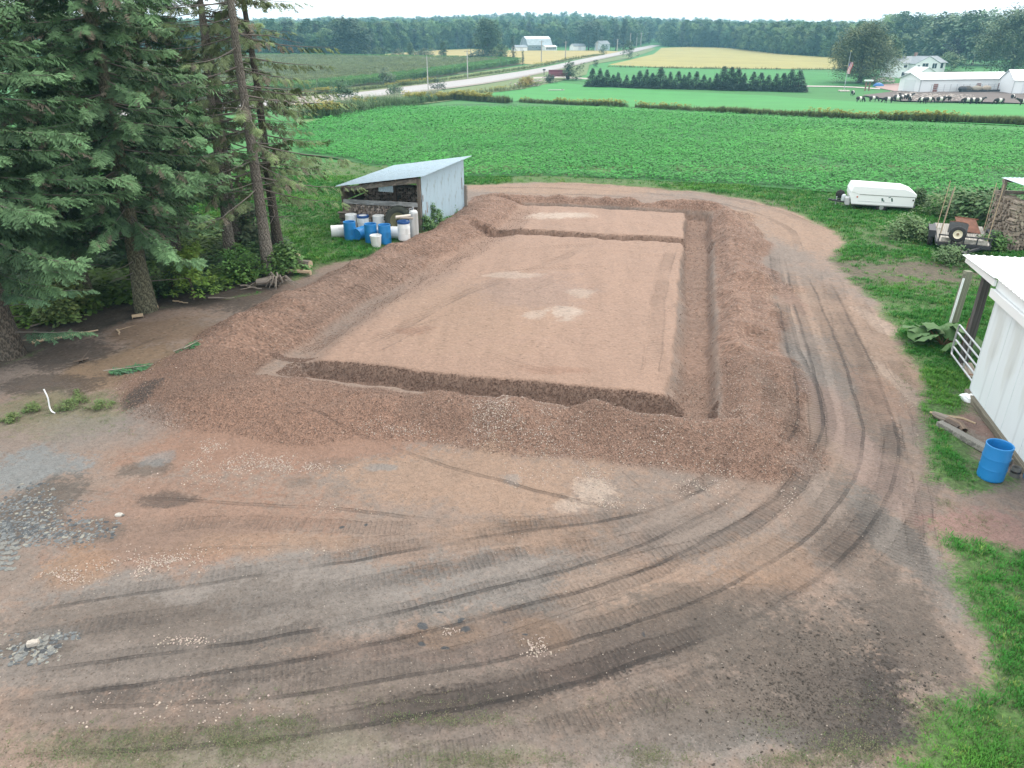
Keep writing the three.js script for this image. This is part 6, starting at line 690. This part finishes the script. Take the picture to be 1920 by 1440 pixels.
{
  const r = seeded(171), chunk = [0, 1, 2, 3, 4].map(k => { const n = 5 + (k % 3), sh = new THREE.Shape(); for (let i = 0; i < n; i++) { const a = (i + .6 * (r() - .5)) / n * 6.283, q = .8 + .35 * r(); i ? sh.lineTo(Math.cos(a) * q, Math.sin(a) * q * .8) : sh.moveTo(Math.cos(a) * q, Math.sin(a) * q * .8); } const g = new THREE.ExtrudeGeometry(sh, { depth: .3, bevelEnabled: true, bevelSize: .04, bevelThickness: .05, bevelSegments: 1 }); g.rotateX(-Math.PI / 2); return g; });
  const cm = [[.15, .16, .16], [.11, .12, .125], [.06, .066, .072], [.2, .2, .185]].map(c => mat(c, .95, { map: TX.grain, rep: [.5, .5] })); const pile = (label, px, spots) => { const o = thing('asphalt_rubble', label, 'rubble', [...(() => { const [X, d] = G(...px); return [X, 0, -d]; })()]); let n = 0; const rest = [];
    for (const [cx, cy, rx, ry, cnt, s0, s1, light] of spots) for (let i = 0; i < cnt; i++) { const [X, d] = G(cx + (r() * 2 - 1) * rx, cy + (r() * 2 - 1) * ry), s = lerp(s0, s1, Math.pow(r(), 2)), y = heightNear(X, d) - s * .12, k = (r() * 5) | 0, c = r() < light ? 3 : (r() * 3) | 0, m = mat4(X - o.position.x, y, -d - o.position.z, s, s * .7, s, (r() - .5) * .25, r() * 6.28, (r() - .5) * .25); if (s > .045 && n < 200) { n++; const p = part('chunk', chunk[k], cm[c], o); m.decompose(p.position, p.quaternion, p.scale); } else rest.push([m, col(...[[.15, .16, .16], [.11, .12, .125], [.065, .072, .078], [.24, .235, .2]][c])]); }
    if (rest.length) copies('crumbs', chunk[1], pebbleMat, o, rest); };
  pile('broken grey asphalt rubble strewn at the left edge of the yard', [50, 960], [[70, 925, 34, 20, 90, .016, .06, .12], [40, 970, 64, 40, 620, .012, .046, .08], [30, 1000, 44, 24, 240, .014, .05, .08], [165, 990, 62, 18, 170, .012, .05, .15], [130, 1008, 44, 10, 90, .012, .05, .15], [90, 980, 90, 46, 500, .008, .028, .1]]);
  pile('small heap of dark asphalt pieces at the lower left', [70, 1215], [[55, 1225, 36, 20, 70, .02, .07, .35], [85, 1210, 26, 14, 30, .03, .08, .4], [125, 1194, 26, 7, 40, .015, .04, .2], [60, 1212, 60, 26, 90, .01, .03, .2]]);
  // cracked plates still lying in place at the left edge
  const o = thing('cracked_asphalt', 'cracked pale asphalt plates still lying flat at the left edge', 'asphalt', (() => { const [X, d] = G(12, 1048); return [X, 0, -d]; })()); for (let i = 0; i < 5; i++) for (let j = 0; j < 6; j++) { const [X, d] = G(-8 + i * 9 + (r() - .5) * 3 + (j & 1) * 4, 1018 + j * 9.5 + (r() - .5) * 3); if (i > 3 && j > 3) continue; const p = part('plate', chunk[(i + j * 2) % 5], cm[(i + j) % 3 ? 3 : 0], o); p.position.set(X - o.position.x, heightNear(X, d) - .025, -d - o.position.z); p.scale.set(.068, .1, .068); p.rotation.y = r() * 6; }
  const [X, d] = G(63, 1210), b = thing('pale_stone', 'pale block-shaped stone lying on the dark asphalt heap', 'stone', [X, heightNear(X, d), -d], .3); part('stone', bx(.17, .09, .1, 0, .05, 0, 0, 0, 0, .025), mat([.45, .41, .36], .9, { map: TX.grain }), b); part('chip', bx(.06, .04, .05, .1, .03, .06, 0, .4, 0, .012), cm[3], b);
  const [X2, d2] = G(223, 965), b2 = thing('pale_stone', 'single rounded pale stone above the right end of the rubble', 'stone', [X2, heightNear(X2, d2), -d2]); part('stone', (() => { const g = new THREE.IcosahedronGeometry(.07, 2); g.scale(1.2, .6, .9); return g; })(), mat([.48, .46, .42], .9, { map: TX.grain }), b2); part('chip', bx(.05, .03, .04, .1, .02, .03, 0, .4, 0, .01), cm[3], b2);
}
// ------------------------------------------------------------------ the far farms
function base(px, py) { const [X, d, z] = GT(px, py); return { X, d, z, p: [X, land(X, d), -d] }; }
function facing(a, b) { return Math.atan2(b.d - a.d, b.X - a.X); }
const farWhite = mat([.72, .75, .77], .6), farGlass = mat([.03, .045, .06], .2), farRoof = mat([.24, .28, .31], .7, { map: TX.streak }), farMetal = mat([.62, .68, .7], .45, { metal: .2, map: TX.streak }), redDoor = mat([.22, .1, .085], .8), trimW = mat([.8, .82, .83], .5);
function gable(L, W, H, R, over = .3) { // long along x from 0 to L, deep along -z: walls and two roof slopes
  const sh = new THREE.Shape(); sh.moveTo(0, 0); sh.lineTo(W, 0); sh.lineTo(W, H); sh.lineTo(W / 2, H + R); sh.lineTo(0, H); sh.lineTo(0, 0); const g = new THREE.ExtrudeGeometry(sh, { depth: L, bevelEnabled: false }); g.rotateY(Math.PI / 2); const q = Math.atan2(R, W / 2), S = Math.hypot(R, W / 2) + over, slope = s => bx(L + over * 2, .12, S, L / 2, H + R / 2 + .04 - .5 * over * Math.sin(q) + .05, -W / 2 + s * (W / 4 + over / 2 * Math.cos(q)), s * q, 0, 0); return { wall: g, a: slope(1), b: slope(-1) };
}
function house(name, label, cat, a, b, W, H, R, wm, rm, o = {}) { const A = base(...a), B = base(...b), L = Math.hypot(B.X - A.X, B.d - A.d), t = thing(name, label, cat, [A.p[0], Math.min(A.p[1], B.p[1]) - .1, A.p[2]], facing(A, B), o.group), g = gable(L, W, H, R, o.over); part('wall', g.wall, wm, t); part('roof', g.a, rm, t); part('roof', g.b, rm, t); t.userData.len = L; return [t, L]; }
const win = (t, x, y, w, h, z = .02, n = 1) => { for (let i = 0; i < n; i++) { const f = part('window', [bx(w + .14, .07, .06, x + i * (w + .1), y + h / 2 + .035, z), bx(w + .14, .07, .06, x + i * (w + .1), y - h / 2 - .035, z), bx(.07, h, .06, x + i * (w + .1) - w / 2 - .035, y, z), bx(.07, h, .06, x + i * (w + .1) + w / 2 + .035, y, z)], trimW, t); part('pane', bx(w, h, .02, x + i * (w + .1), y, z), farGlass, f); } };
{ // long white shed with the cattle
  const [t, L] = house('cattle_shed', 'long low white metal shed beside the cattle yard', 'shed', [1722, 174.5], [1892, 172], 8, 3.4, 1.35, farWhite, farMetal, { over: .5 }), w = L / 170;
  for (const x of [.17, .64, .88]) { const d = part('door', bx(1.3, 2.2, .08, L * x, 1.2, .04), redDoor, t); part('handle', bx(.1, .2, .05, L * x + .45, 1.1, .1), galv, d); } part('gable_door', bx(.08, 3.2, 4, -.04, 1.6, -4), mat([.62, .66, .68], .5), t); part('corner_trim', bx(.2, 3.6, .2, 0, 1.8, .05), mat([.4, .43, .45], .6), t);
  const f = thing('feed_bunk', 'long dark feed bunk with rails standing along the front of the long white shed', 'feed bunk', t.position.toArray(), t.rotation.y), x0 = L * .38, x1 = L * .97; part('trough', [beam([x0, .5, 2.2], [x1, .5, 2.2], .9, .7)], steelDark, f); for (const y of [1.1, 1.6, 2.1]) part('rail', beam([L * .08, y, 1.6], [x1, y, 1.6], .07, .07), galv, f); for (let i = 0; i < 14; i++) { const x = lerp(L * .08, x1, i / 13); part('post', beam([x, 0, 1.6], [x, 2.3, 1.6], .12, .12), galv, f); } for (let i = 0; i < 4; i++) part('hay_pile', (() => { const g = new THREE.IcosahedronGeometry(.9, 1); g.scale(1.6, .8, .8); g.translate(lerp(x0, x1, [.05, .12, .3, .48][i]), 1.2, 2.1); return g; })(), [steelDark, mat([.1, .09, .08], 1), mat([.3, .27, .22], 1), mat([.35, .3, .24], 1)][i], f);
}
{ const [t, L] = house('shed', 'smaller white shed cut by the right edge beyond the cattle yard', 'shed', [1896, 177], [1990, 178], 9, 3.4, 2.2, farWhite, farMetal); part('door', bx(2.6, 2.6, .08, L * .3, 1.4, .04), mat([.6, .63, .66], .5), t); part('corner_trim', bx(.16, 3.4, .16, 0, 1.7, .04), galv, t); }
{ // the house: main block, projecting gable, garage
  const A = base(1688, 146), B = base(1768, 143), L = Math.hypot(B.X - A.X, B.d - A.d), s = L / 80, t = thing('house', 'white two-storey house with grey roof and a middle gable beside the long shed', 'house', A.p, facing(A, B)); const H = 4.6, g = gable(L, 9, H, 1.9, .5); part('wall', g.wall, farWhite, t); part('roof', g.a, farRoof, t); part('roof', g.b, farRoof, t);
  { const W = 46 * s, sh = new THREE.Shape(); sh.moveTo(0, 0); sh.lineTo(W, 0); sh.lineTo(W, 4.4); sh.lineTo(W / 2, 6.6); sh.lineTo(0, 4.4); sh.lineTo(0, 0); const e = new THREE.ExtrudeGeometry(sh, { depth: 5, bevelEnabled: false }); e.translate(12 * s, 0, -2.5); part('gable_wall', e, farWhite, t); const q = Math.atan2(2.2, W / 2), S = Math.hypot(2.2, W / 2) + .5; for (const k of [-1, 1]) part('gable_roof', bx(S, .14, 5.6, 12 * s + W / 2 + k * W / 4.0 * 1.04, 5.56, -.2, 0, 0, -k * q), farRoof, t); }
  win(t, 20 * s + 7 * s, 3.7, 1.3, 1.7, 2.52, 2); win(t, 45 * s, 3.7, 1.0, 1.6, 2.52, 2); win(t, 61 * s, 3.6, 1.3, 1.7, .03, 2); win(t, 73 * s, 3.6, 1.2, 1.7, .03); win(t, 18 * s, 3.2, 1.0, 1.6, 2.52); win(t, 5 * s, 3.6, 1.5, .8, .03); win(t, 5 * s, 1.2, 2.2, 1.2, .03, 2); part('chimney', bx(.8, 1.6, .8, 40 * s, 7, -4.5), mat([.3, .2, .17], .9), t);
}
{ const [t, L] = house('garage', 'white garage with a low gable in front of the house', 'garage', [1692, 159], [1716, 161], 7, 3.4, 1.7, farWhite, farMetal); part('garage_door', bx(3.4, 2.4, .08, L * .5, 1.3, .05), mat([.66, .68, .7], .5), t); part('door_trim', bx(3.7, .14, .1, L * .5, 2.6, .06), trimW, t); }
{ // barn with gambrel roof
  const A = base(990, 95), B = base(1034, 94), L = Math.hypot(B.X - A.X, B.d - A.d), t = thing('barn', 'old grey barn with a pale gambrel roof beyond the yellow field', 'barn', A.p, facing(A, B)), W = 9, H = 3.6, sh = new THREE.Shape(); [[0, 0], [W, 0], [W, H], [W * .8, H + 3.4], [W / 2, H + 5], [W * .2, H + 3.4], [0, H]].forEach(([x, y], i) => i ? sh.lineTo(x, y) : sh.moveTo(x, y)); const g = new THREE.ExtrudeGeometry(sh, { depth: L, bevelEnabled: false }); g.rotateY(Math.PI / 2); part('wall', g, mat([.22, .27, .3], .85, { map: TX.streak }), t);
  const rf = (x0, y0, x1, y1) => { const q = Math.atan2(y1 - y0, x1 - x0), S = Math.hypot(x1 - x0, y1 - y0) + .2; return bx(L + 1, .15, S, L / 2, (y0 + y1) / 2 + .1, -(x0 + x1) / 2, q, 0, 0); }; part('lower_roof', rf(-.3, H - .4, W * .2, H + 3.4), mat([.36, .44, .48], .5, { map: TX.streak }), t); part('upper_roof', rf(W * .2, H + 3.4, W / 2, H + 5), mat([.6, .68, .72], .45), t); part('upper_roof', rf(W * .8, H + 3.4, W / 2, H + 5), farMetal, t); part('lower_roof', rf(W + .3, H - .4, W * .8, H + 3.4), farMetal, t); for (let i = 0; i < 5; i++) win(t, L * (.2 + .15 * i), 2, 1.0, 1.0, .03);
  const q = thing('lean_to', 'low grey lean-to shed at the left end of the barn', 'shed', base(979, 95).p, facing(A, B)); part('wall', bx(8, 2.6, 5, 2, 1.3, -3), mat([.3, .34, .36], .85), q); part('roof', bx(8.6, .15, 5.8, 2, 2.9, -3, .12, 0, 0), farMetal, q);
}
[['white low shed left of the barn', [967, 96], [989, 95.5], 5, 2.4, 1.3], ['white building with dark openings at the right foot of the barn', [1023, 95], [1044, 94.5], 5, 2.4, .9], ['white shed with grey roof right of the barn', [1076, 95], [1098, 94.5], 5, 2.8, 1.5]].forEach(([l, a, b, W, H, R], i) => { const [t, L] = house('shed', l, 'shed', a, b, W, H, R, farWhite, i === 1 ? farMetal : farRoof); if (i === 1) for (let k = 0; k < 5; k++) part('opening', bx(1.2, 1.4, .06, L * (.12 + .18 * k), 1.4, .03), farGlass, t); else part('door', bx(2.4, 2.6, .08, L * .5, 1.4, .04), mat([.55, .58, .62], .5), t); });
{ const [t, L] = house('house', 'far pale blue-white house half hidden behind trees left of the road', 'house', [1126, 95], [1143, 94.5], 6, 4.2, 1.9, mat([.55, .64, .7], .6), farRoof); win(t, L * .25, 3.1, 1.0, 1.2); win(t, L * .6, 3.1, 1.0, 1.2); win(t, L * .4, 1.2, 1.0, 1.2); }
{ const b = base(1180, 88), t = thing('yellow_sign', 'small yellow road sign far up the road', 'sign', b.p); part('post', beam([0, 0, 0], [0, 3, 0], .15, .15), woodGrey, t); part('panel', bx(5, 1.4, .15, 0, 2.6, .15), mat([.65, .5, .12], .6), t); }
// --- utility poles
const POLES = [[803, 169, 110], [877, 147, 97], [1060, 112, 80], [1015, 116, 79], [1119, 95.5, 79], [1157, 95.5, 75], [1181, 90, 64], [1193, 88, 65], [1201, 87, 63]], poleL = ['nearest pale utility pole beside the road', 'second utility pole, on the far side of the road by the corn', 'utility pole in the yellow field right of the barn', 'thin utility pole standing before the barn', 'utility pole between the white shed and the far house', 'utility pole beside the dark spruce near the far house', 'leftmost of three far utility poles on the climb', 'middle of three far utility poles on the climb', 'rightmost of three far utility poles on the climb'];
POLES.forEach(([px, py, top], i) => { const b = base(px, py), H = (py - top) * b.z / F * .98, t = thing('utility_pole', poleL[i], 'utility pole', b.p, 0, 'utility poles along the road'); const r = Math.max(.15, b.z * .00075); part('pole', cyl(r * 1.1, r * .8, H + .5, 0, H / 2 - .25, 0, 10), mat(i < 2 ? [.5, .5, .47] : [.4, .38, .35], .9, { map: TX.wood }), t); part('crossarm', beam([-1.1, H - .5, 0], [1.1, H - .5, 0], .1, .12), woodGrey, t); for (const x of [-1, .0, 1]) part('insulator', cyl(.05, .03, .2, x, H - .32 + (x ? 0 : .5), 0, 8), galv, t); });
{ const b = base(883, 113), t = thing('clipped_tree', 'small round-headed dark tree on a bare stem left of the large round tree', 'tree', b.p), r = seeded(6), L = crownList(r, 4.2, 1.9, { y0: .3, f: () => .55, s: .8 }, 5, 14, .9, DK).map(([m, c]) => [new THREE.Matrix4().makeTranslation(0, 4.3, 0).multiply(m), c]); part('trunk', cyl(.12, .1, 5.6, 0, 2.8, 0, 7), trunkMat, t); part('crown', crownGeo(L, smallClump), crownMat, t); }
// --- flag, post with a cap, blue tarp, landscaping stones
{ const b = base(1582, 171), H = (171 - 103) * b.z / F, t = thing('flagpole', 'tall thin flagpole standing in a stone ring on the meadow lawn', 'flagpole', b.p); part('pole', cyl(.07, .045, H, 0, H / 2, 0, 8), galv, t); part('ball', new THREE.SphereGeometry(.14, 12, 8).translate(0, H + .1, 0), mat([.6, .5, .2], .4), t); const rg = []; for (let i = 0; i < 14; i++) rg.push(pebble.clone().applyMatrix4(mat4(Math.cos(i * .45) * 1.2, .1, Math.sin(i * .45) * 1.2, .35, .35, .35, 0, i, 0))); const s = part('stone_ring', rg, mat([.55, .5, .46], .9), t); s.userData.kind = 'stuff';
  const f = thing('flag', 'red, white and blue striped flag hanging limp from the flagpole', 'flag', [b.p[0], b.p[1], b.p[2]]), fh = (141 - 120) * b.z / F, y0 = H * .48, mk = (y, h, w, x) => { const g = new THREE.PlaneGeometry(w, h, 8, 6), p = g.attributes.position; for (let i = 0; i < p.count; i++) { const u = p.getX(i), v = p.getY(i); p.setXYZ(i, x + u + .15 * Math.sin(v * 2), y + v, .28 * Math.sin((x + u) * 7 + v * .8)); } g.computeVertexNormals(); return g; };
  const red = mat([.5, .08, .1], .8, { side: THREE.DoubleSide }), wht = mat([.75, .74, .75], .8, { side: THREE.DoubleSide }), blu = mat([.05, .07, .22], .8, { side: THREE.DoubleSide }); for (let i = 0; i < 7; i++) part('stripe', mk(y0 + fh * .35, fh * .95, .13, .12 + i * .13), i & 1 ? wht : red, f); part('canton', mk(y0 + fh * .68, fh * .3, .42, .3).translate(0, 0, .03), blu, f); }
{ const b = base(1625, 170), H = (170 - 153) * b.z / F, t = thing('gate_post', 'brown wooden frame post with a white cap in the farmyard lawn', 'post', b.p); for (const x of [-.5, .5]) part('post', beam([x, 0, 0], [x, H, 0], .3, .3), mat([.2, .12, .09], .9), t); part('cap', bx(2.2, .35, .8, .1, H + .1, 0), trimW, t); part('crossbar', beam([-.5, H * .55, 0], [.5, H * .55, 0], .14, .2), mat([.2, .12, .09], .9), t); }
{ const b = base(1646, 162), t = thing('blue_tarp', 'small heap under a blue tarp beside the farmyard gravel', 'tarp', b.p), g = new THREE.IcosahedronGeometry(1, 2), p = g.attributes.position; for (let k = 0; k < p.count; k++) { const n = .8 + .4 * fbm(p.getX(k) * 2, p.getZ(k) * 2 + p.getY(k), 2); p.setXYZ(k, p.getX(k) * 1.7 * n, Math.max(0, p.getY(k)) * 1.1 * n, p.getZ(k) * n); } g.computeVertexNormals(); part('tarp', g, mat([.03, .15, .38], .5), t); part('rope', tube([[-1.2, .1, .6], [0, 1.15, .5], [1.2, .1, .6]], .04, 5), trimW, t); }
{ const r = seeded(33), L = []; for (const [x, y, rx, ry, n] of [[1655, 151, 22, 5, 90], [1770, 184, 60, 6, 160], [1720, 178, 50, 6, 90], [985, 158, 30, 4, 60], [1010, 153, 14, 3, 40]]) for (let i = 0; i < n; i++) { const b = GT(x + (r() * 2 - 1) * rx, y + (r() * 2 - 1) * ry), s = .15 + .45 * r() * r(), v = .7 + .5 * r(); L.push([mat4(b[0], land(b[0], b[1]) + .2, -b[1], s * 1.4, s, s, 0, r() * 6, 0), col(.42 * v, .37 * v, .33 * v)]); } tag(copies('field_stones', pebble, pebbleMat, scene, L), 'pale stones heaped round the cattle yard and the roadside corner', 'stones'); }
{ const b = base(1050, 149), t = thing('hay_wagon', 'old maroon wooden wagon standing by the driveway under a shrub', 'wagon', b.p, .1), m = mat([.17, .05, .07], .85); part('bed', bx(7.5, 1.1, 2.2, 0, 1.5, 0), m, t); part('rack', bx(7.5, .9, .1, 0, 2.5, -1.0), m, t); for (const x of [-2.6, 2.6]) for (const z of [-1, 1]) part('wheel', lathe([[.2, -.1], [.5, -.1], [.55, 0], [.5, .1], [.2, .1]], 18).rotateX(Math.PI / 2).translate(x, .55, z), black, t); part('pole', beam([-3.7, .9, 0], [-6, .6, 0], .12, .12), steelDark, t); }
{ const b = base(1020, 141), t = thing('mailbox', 'dark mailbox on a post at the driveway mouth', 'mailbox', b.p); part('post', beam([0, 0, 0], [0, 1.6, 0], .25, .25), woodDark, t); part('box', [bx(1.0, .5, .6, 0, 1.8, 0, 0, 0, 0, .1)], steelDark, t); part('lid', bx(.04, .45, .55, .53, 1.8, 0), galv, t); }
{ const b = base(658.5, 208), t = thing('marker_post', 'red marker with a white lower half among roadside goldenrod', 'marker', b.p), H = 11 * b.z / F; part('white_post', beam([0, 0, 0], [0, H * .5, 0], .16, .1), trimW, t); part('red_top', bx(.34, H * .5, .2, 0, H * .75, 0, 0, 0, .05, .04), mat([.5, .07, .06], .6), t); }
{ const b = base(1043, 170), t = thing('culvert_board', 'pale board lying in the green meadow near the roadside', 'board', b.p, .1); part('board', bx(4.4, .16, .5, 0, .2, 0), mat([.5, .48, .44], .9), t); part('cleat', bx(.3, .1, .55, 1.6, .32, 0), woodGrey, t); }
// --- belted cattle
function cowGeo(grazing, seed) {
  const J = grazing ? { nk: [1.05, 1.0, 0], hd: [1.42, .38, .05], mz: [1.5, .14, .06] } : { nk: [1.1, 1.25, 0], hd: [1.45, 1.42, .1], mz: [1.72, 1.3, .14] };
  const B = [[[-.75, 1.05, 0], [0, 1.0, 0], .34, .37], [[0, 1.0, 0], [.65, 1.05, 0], .37, .33], [[.6, 1.08, 0], J.nk, .3, .22], [J.nk, J.hd, .2, .15], [J.hd, J.mz, .15, .09], [[-.2, .78, 0], [.35, .76, 0], .25, .26]]; const st = seed % 2 ? .12 : -.08;
  for (const s of [-1, 1]) { B.push([[.55, .85, .17 * s], [.55 + st * s, .48, .17 * s], .16, .085], [[.55 + st * s, .48, .17 * s], [.53 + st * s, .03, .17 * s], .08, .06]); B.push([[-.68, .95, .18 * s], [-.6 - st * s, .62, .19 * s], .2, .11], [[-.6 - st * s, .62, .19 * s], [-.78 - st * s, .42, .19 * s], .1, .075], [[-.78 - st * s, .42, .19 * s], [-.74 - st * s, .03, .19 * s], .075, .06]); B.push([J.hd, [J.hd[0] - .08, J.hd[1] + .1, J.hd[2] + .26 * s], .06, .04]); } B.push([[-1.05, 1.15, 0], [-1.15, .5, .02], .035, .05]);
  const N = 48, mc = new MarchingCubes(N, new THREE.MeshStandardMaterial(), false, false, 40000), sc = 1.9, f = (x, y, z) => { let d = 0; for (const [a, b, r0, r1] of B) { const ex = b[0] - a[0], ey = b[1] - a[1], ez = b[2] - a[2], t = clamp(((x - a[0]) * ex + (y - a[1]) * ey + (z - a[2]) * ez) / (ex * ex + ey * ey + ez * ez), 0, 1), q = Math.hypot(x - a[0] - ex * t, y - a[1] - ey * t, z - a[2] - ez * t) - lerp(r0, r1, t); d += Math.exp(-q * 22); } return -Math.log(d + 1e-12) / 22; };
  mc.isolation = 0; for (let k = 0; k < N; k++) for (let j = 0; j < N; j++) for (let i = 0; i < N; i++) { const x = (i / N * 2 - 1) * sc, y = (j / N * 2 - 1) * sc + .8, z = (k / N * 2 - 1) * sc; mc.field[i + j * N + k * N * N] = -f(x, y, z); }
  mc.update(); const n = mc.count, P = new Float32Array(n * 3), C4 = new Float32Array(n * 3); for (let i = 0; i < n; i++) { const x = mc.positionArray[i * 3] * sc, y = mc.positionArray[i * 3 + 1] * sc + .8, z = mc.positionArray[i * 3 + 2] * sc; P[i * 3] = x; P[i * 3 + 1] = y; P[i * 3 + 2] = z; const w = x > -.38 && x < .3 && y > .45; C4.set(w ? [.68, .65, .6] : [.018, .017, .017], i * 3); }
  const g = new THREE.BufferGeometry(); g.setAttribute('position', new THREE.BufferAttribute(P, 3)); g.setAttribute('normal', new THREE.BufferAttribute(mc.normalArray.slice(0, n * 3), 3)); g.setAttribute('color', new THREE.BufferAttribute(C4, 3)); g.computeVertexNormals(); return g;
}
{
  const cm = new THREE.MeshStandardMaterial({ vertexColors: true, roughness: .8, side: THREE.DoubleSide }), gs = [cowGeo(true, 0), cowGeo(true, 1), cowGeo(false, 1), cowGeo(false, 0)]; const r = seeded(18);
  const cows = [[1598, 179, 0, .9], [1611.5, 192, 1, .2], [1636.5, 191, 0, 0], [1664.5, 193, 1, 3.0], [1681, 188, 2, .3], [1682, 191, 0, 2.6], [1690, 188, 1, .1], [1696, 186, 3, 2.9], [1704, 186, 2, .5], [1705, 191, 0, .9], [1728.5, 194, 1, 1.9], [1741.5, 193.5, 0, .1], [1763, 193, 3, .0], [1774, 191, 1, 2.2], [1812.5, 195, 1, 2.9], [1824, 195, 0, 2.4], [1835, 195, 2, .1], [1872.5, 196, 0, 3.1], [1918, 198, 3, 2.8], [1898, 187, 1, .6]];
  cows.sort((a, b) => a[0] - b[0]).forEach(([px, py, k, turn], i) => { const b = base(px, py), t = thing('cow', `black cow with a white belt, ${ORD[i]} from the left of the grazing herd`, 'cow', b.p, turn + (r() - .5) * .3, 'belted cows grazing at the edge of the muddy yard'); t.scale.setScalar(.82); part('body', gs[k], cm, t); });
}
renderer.render(scene, camera);
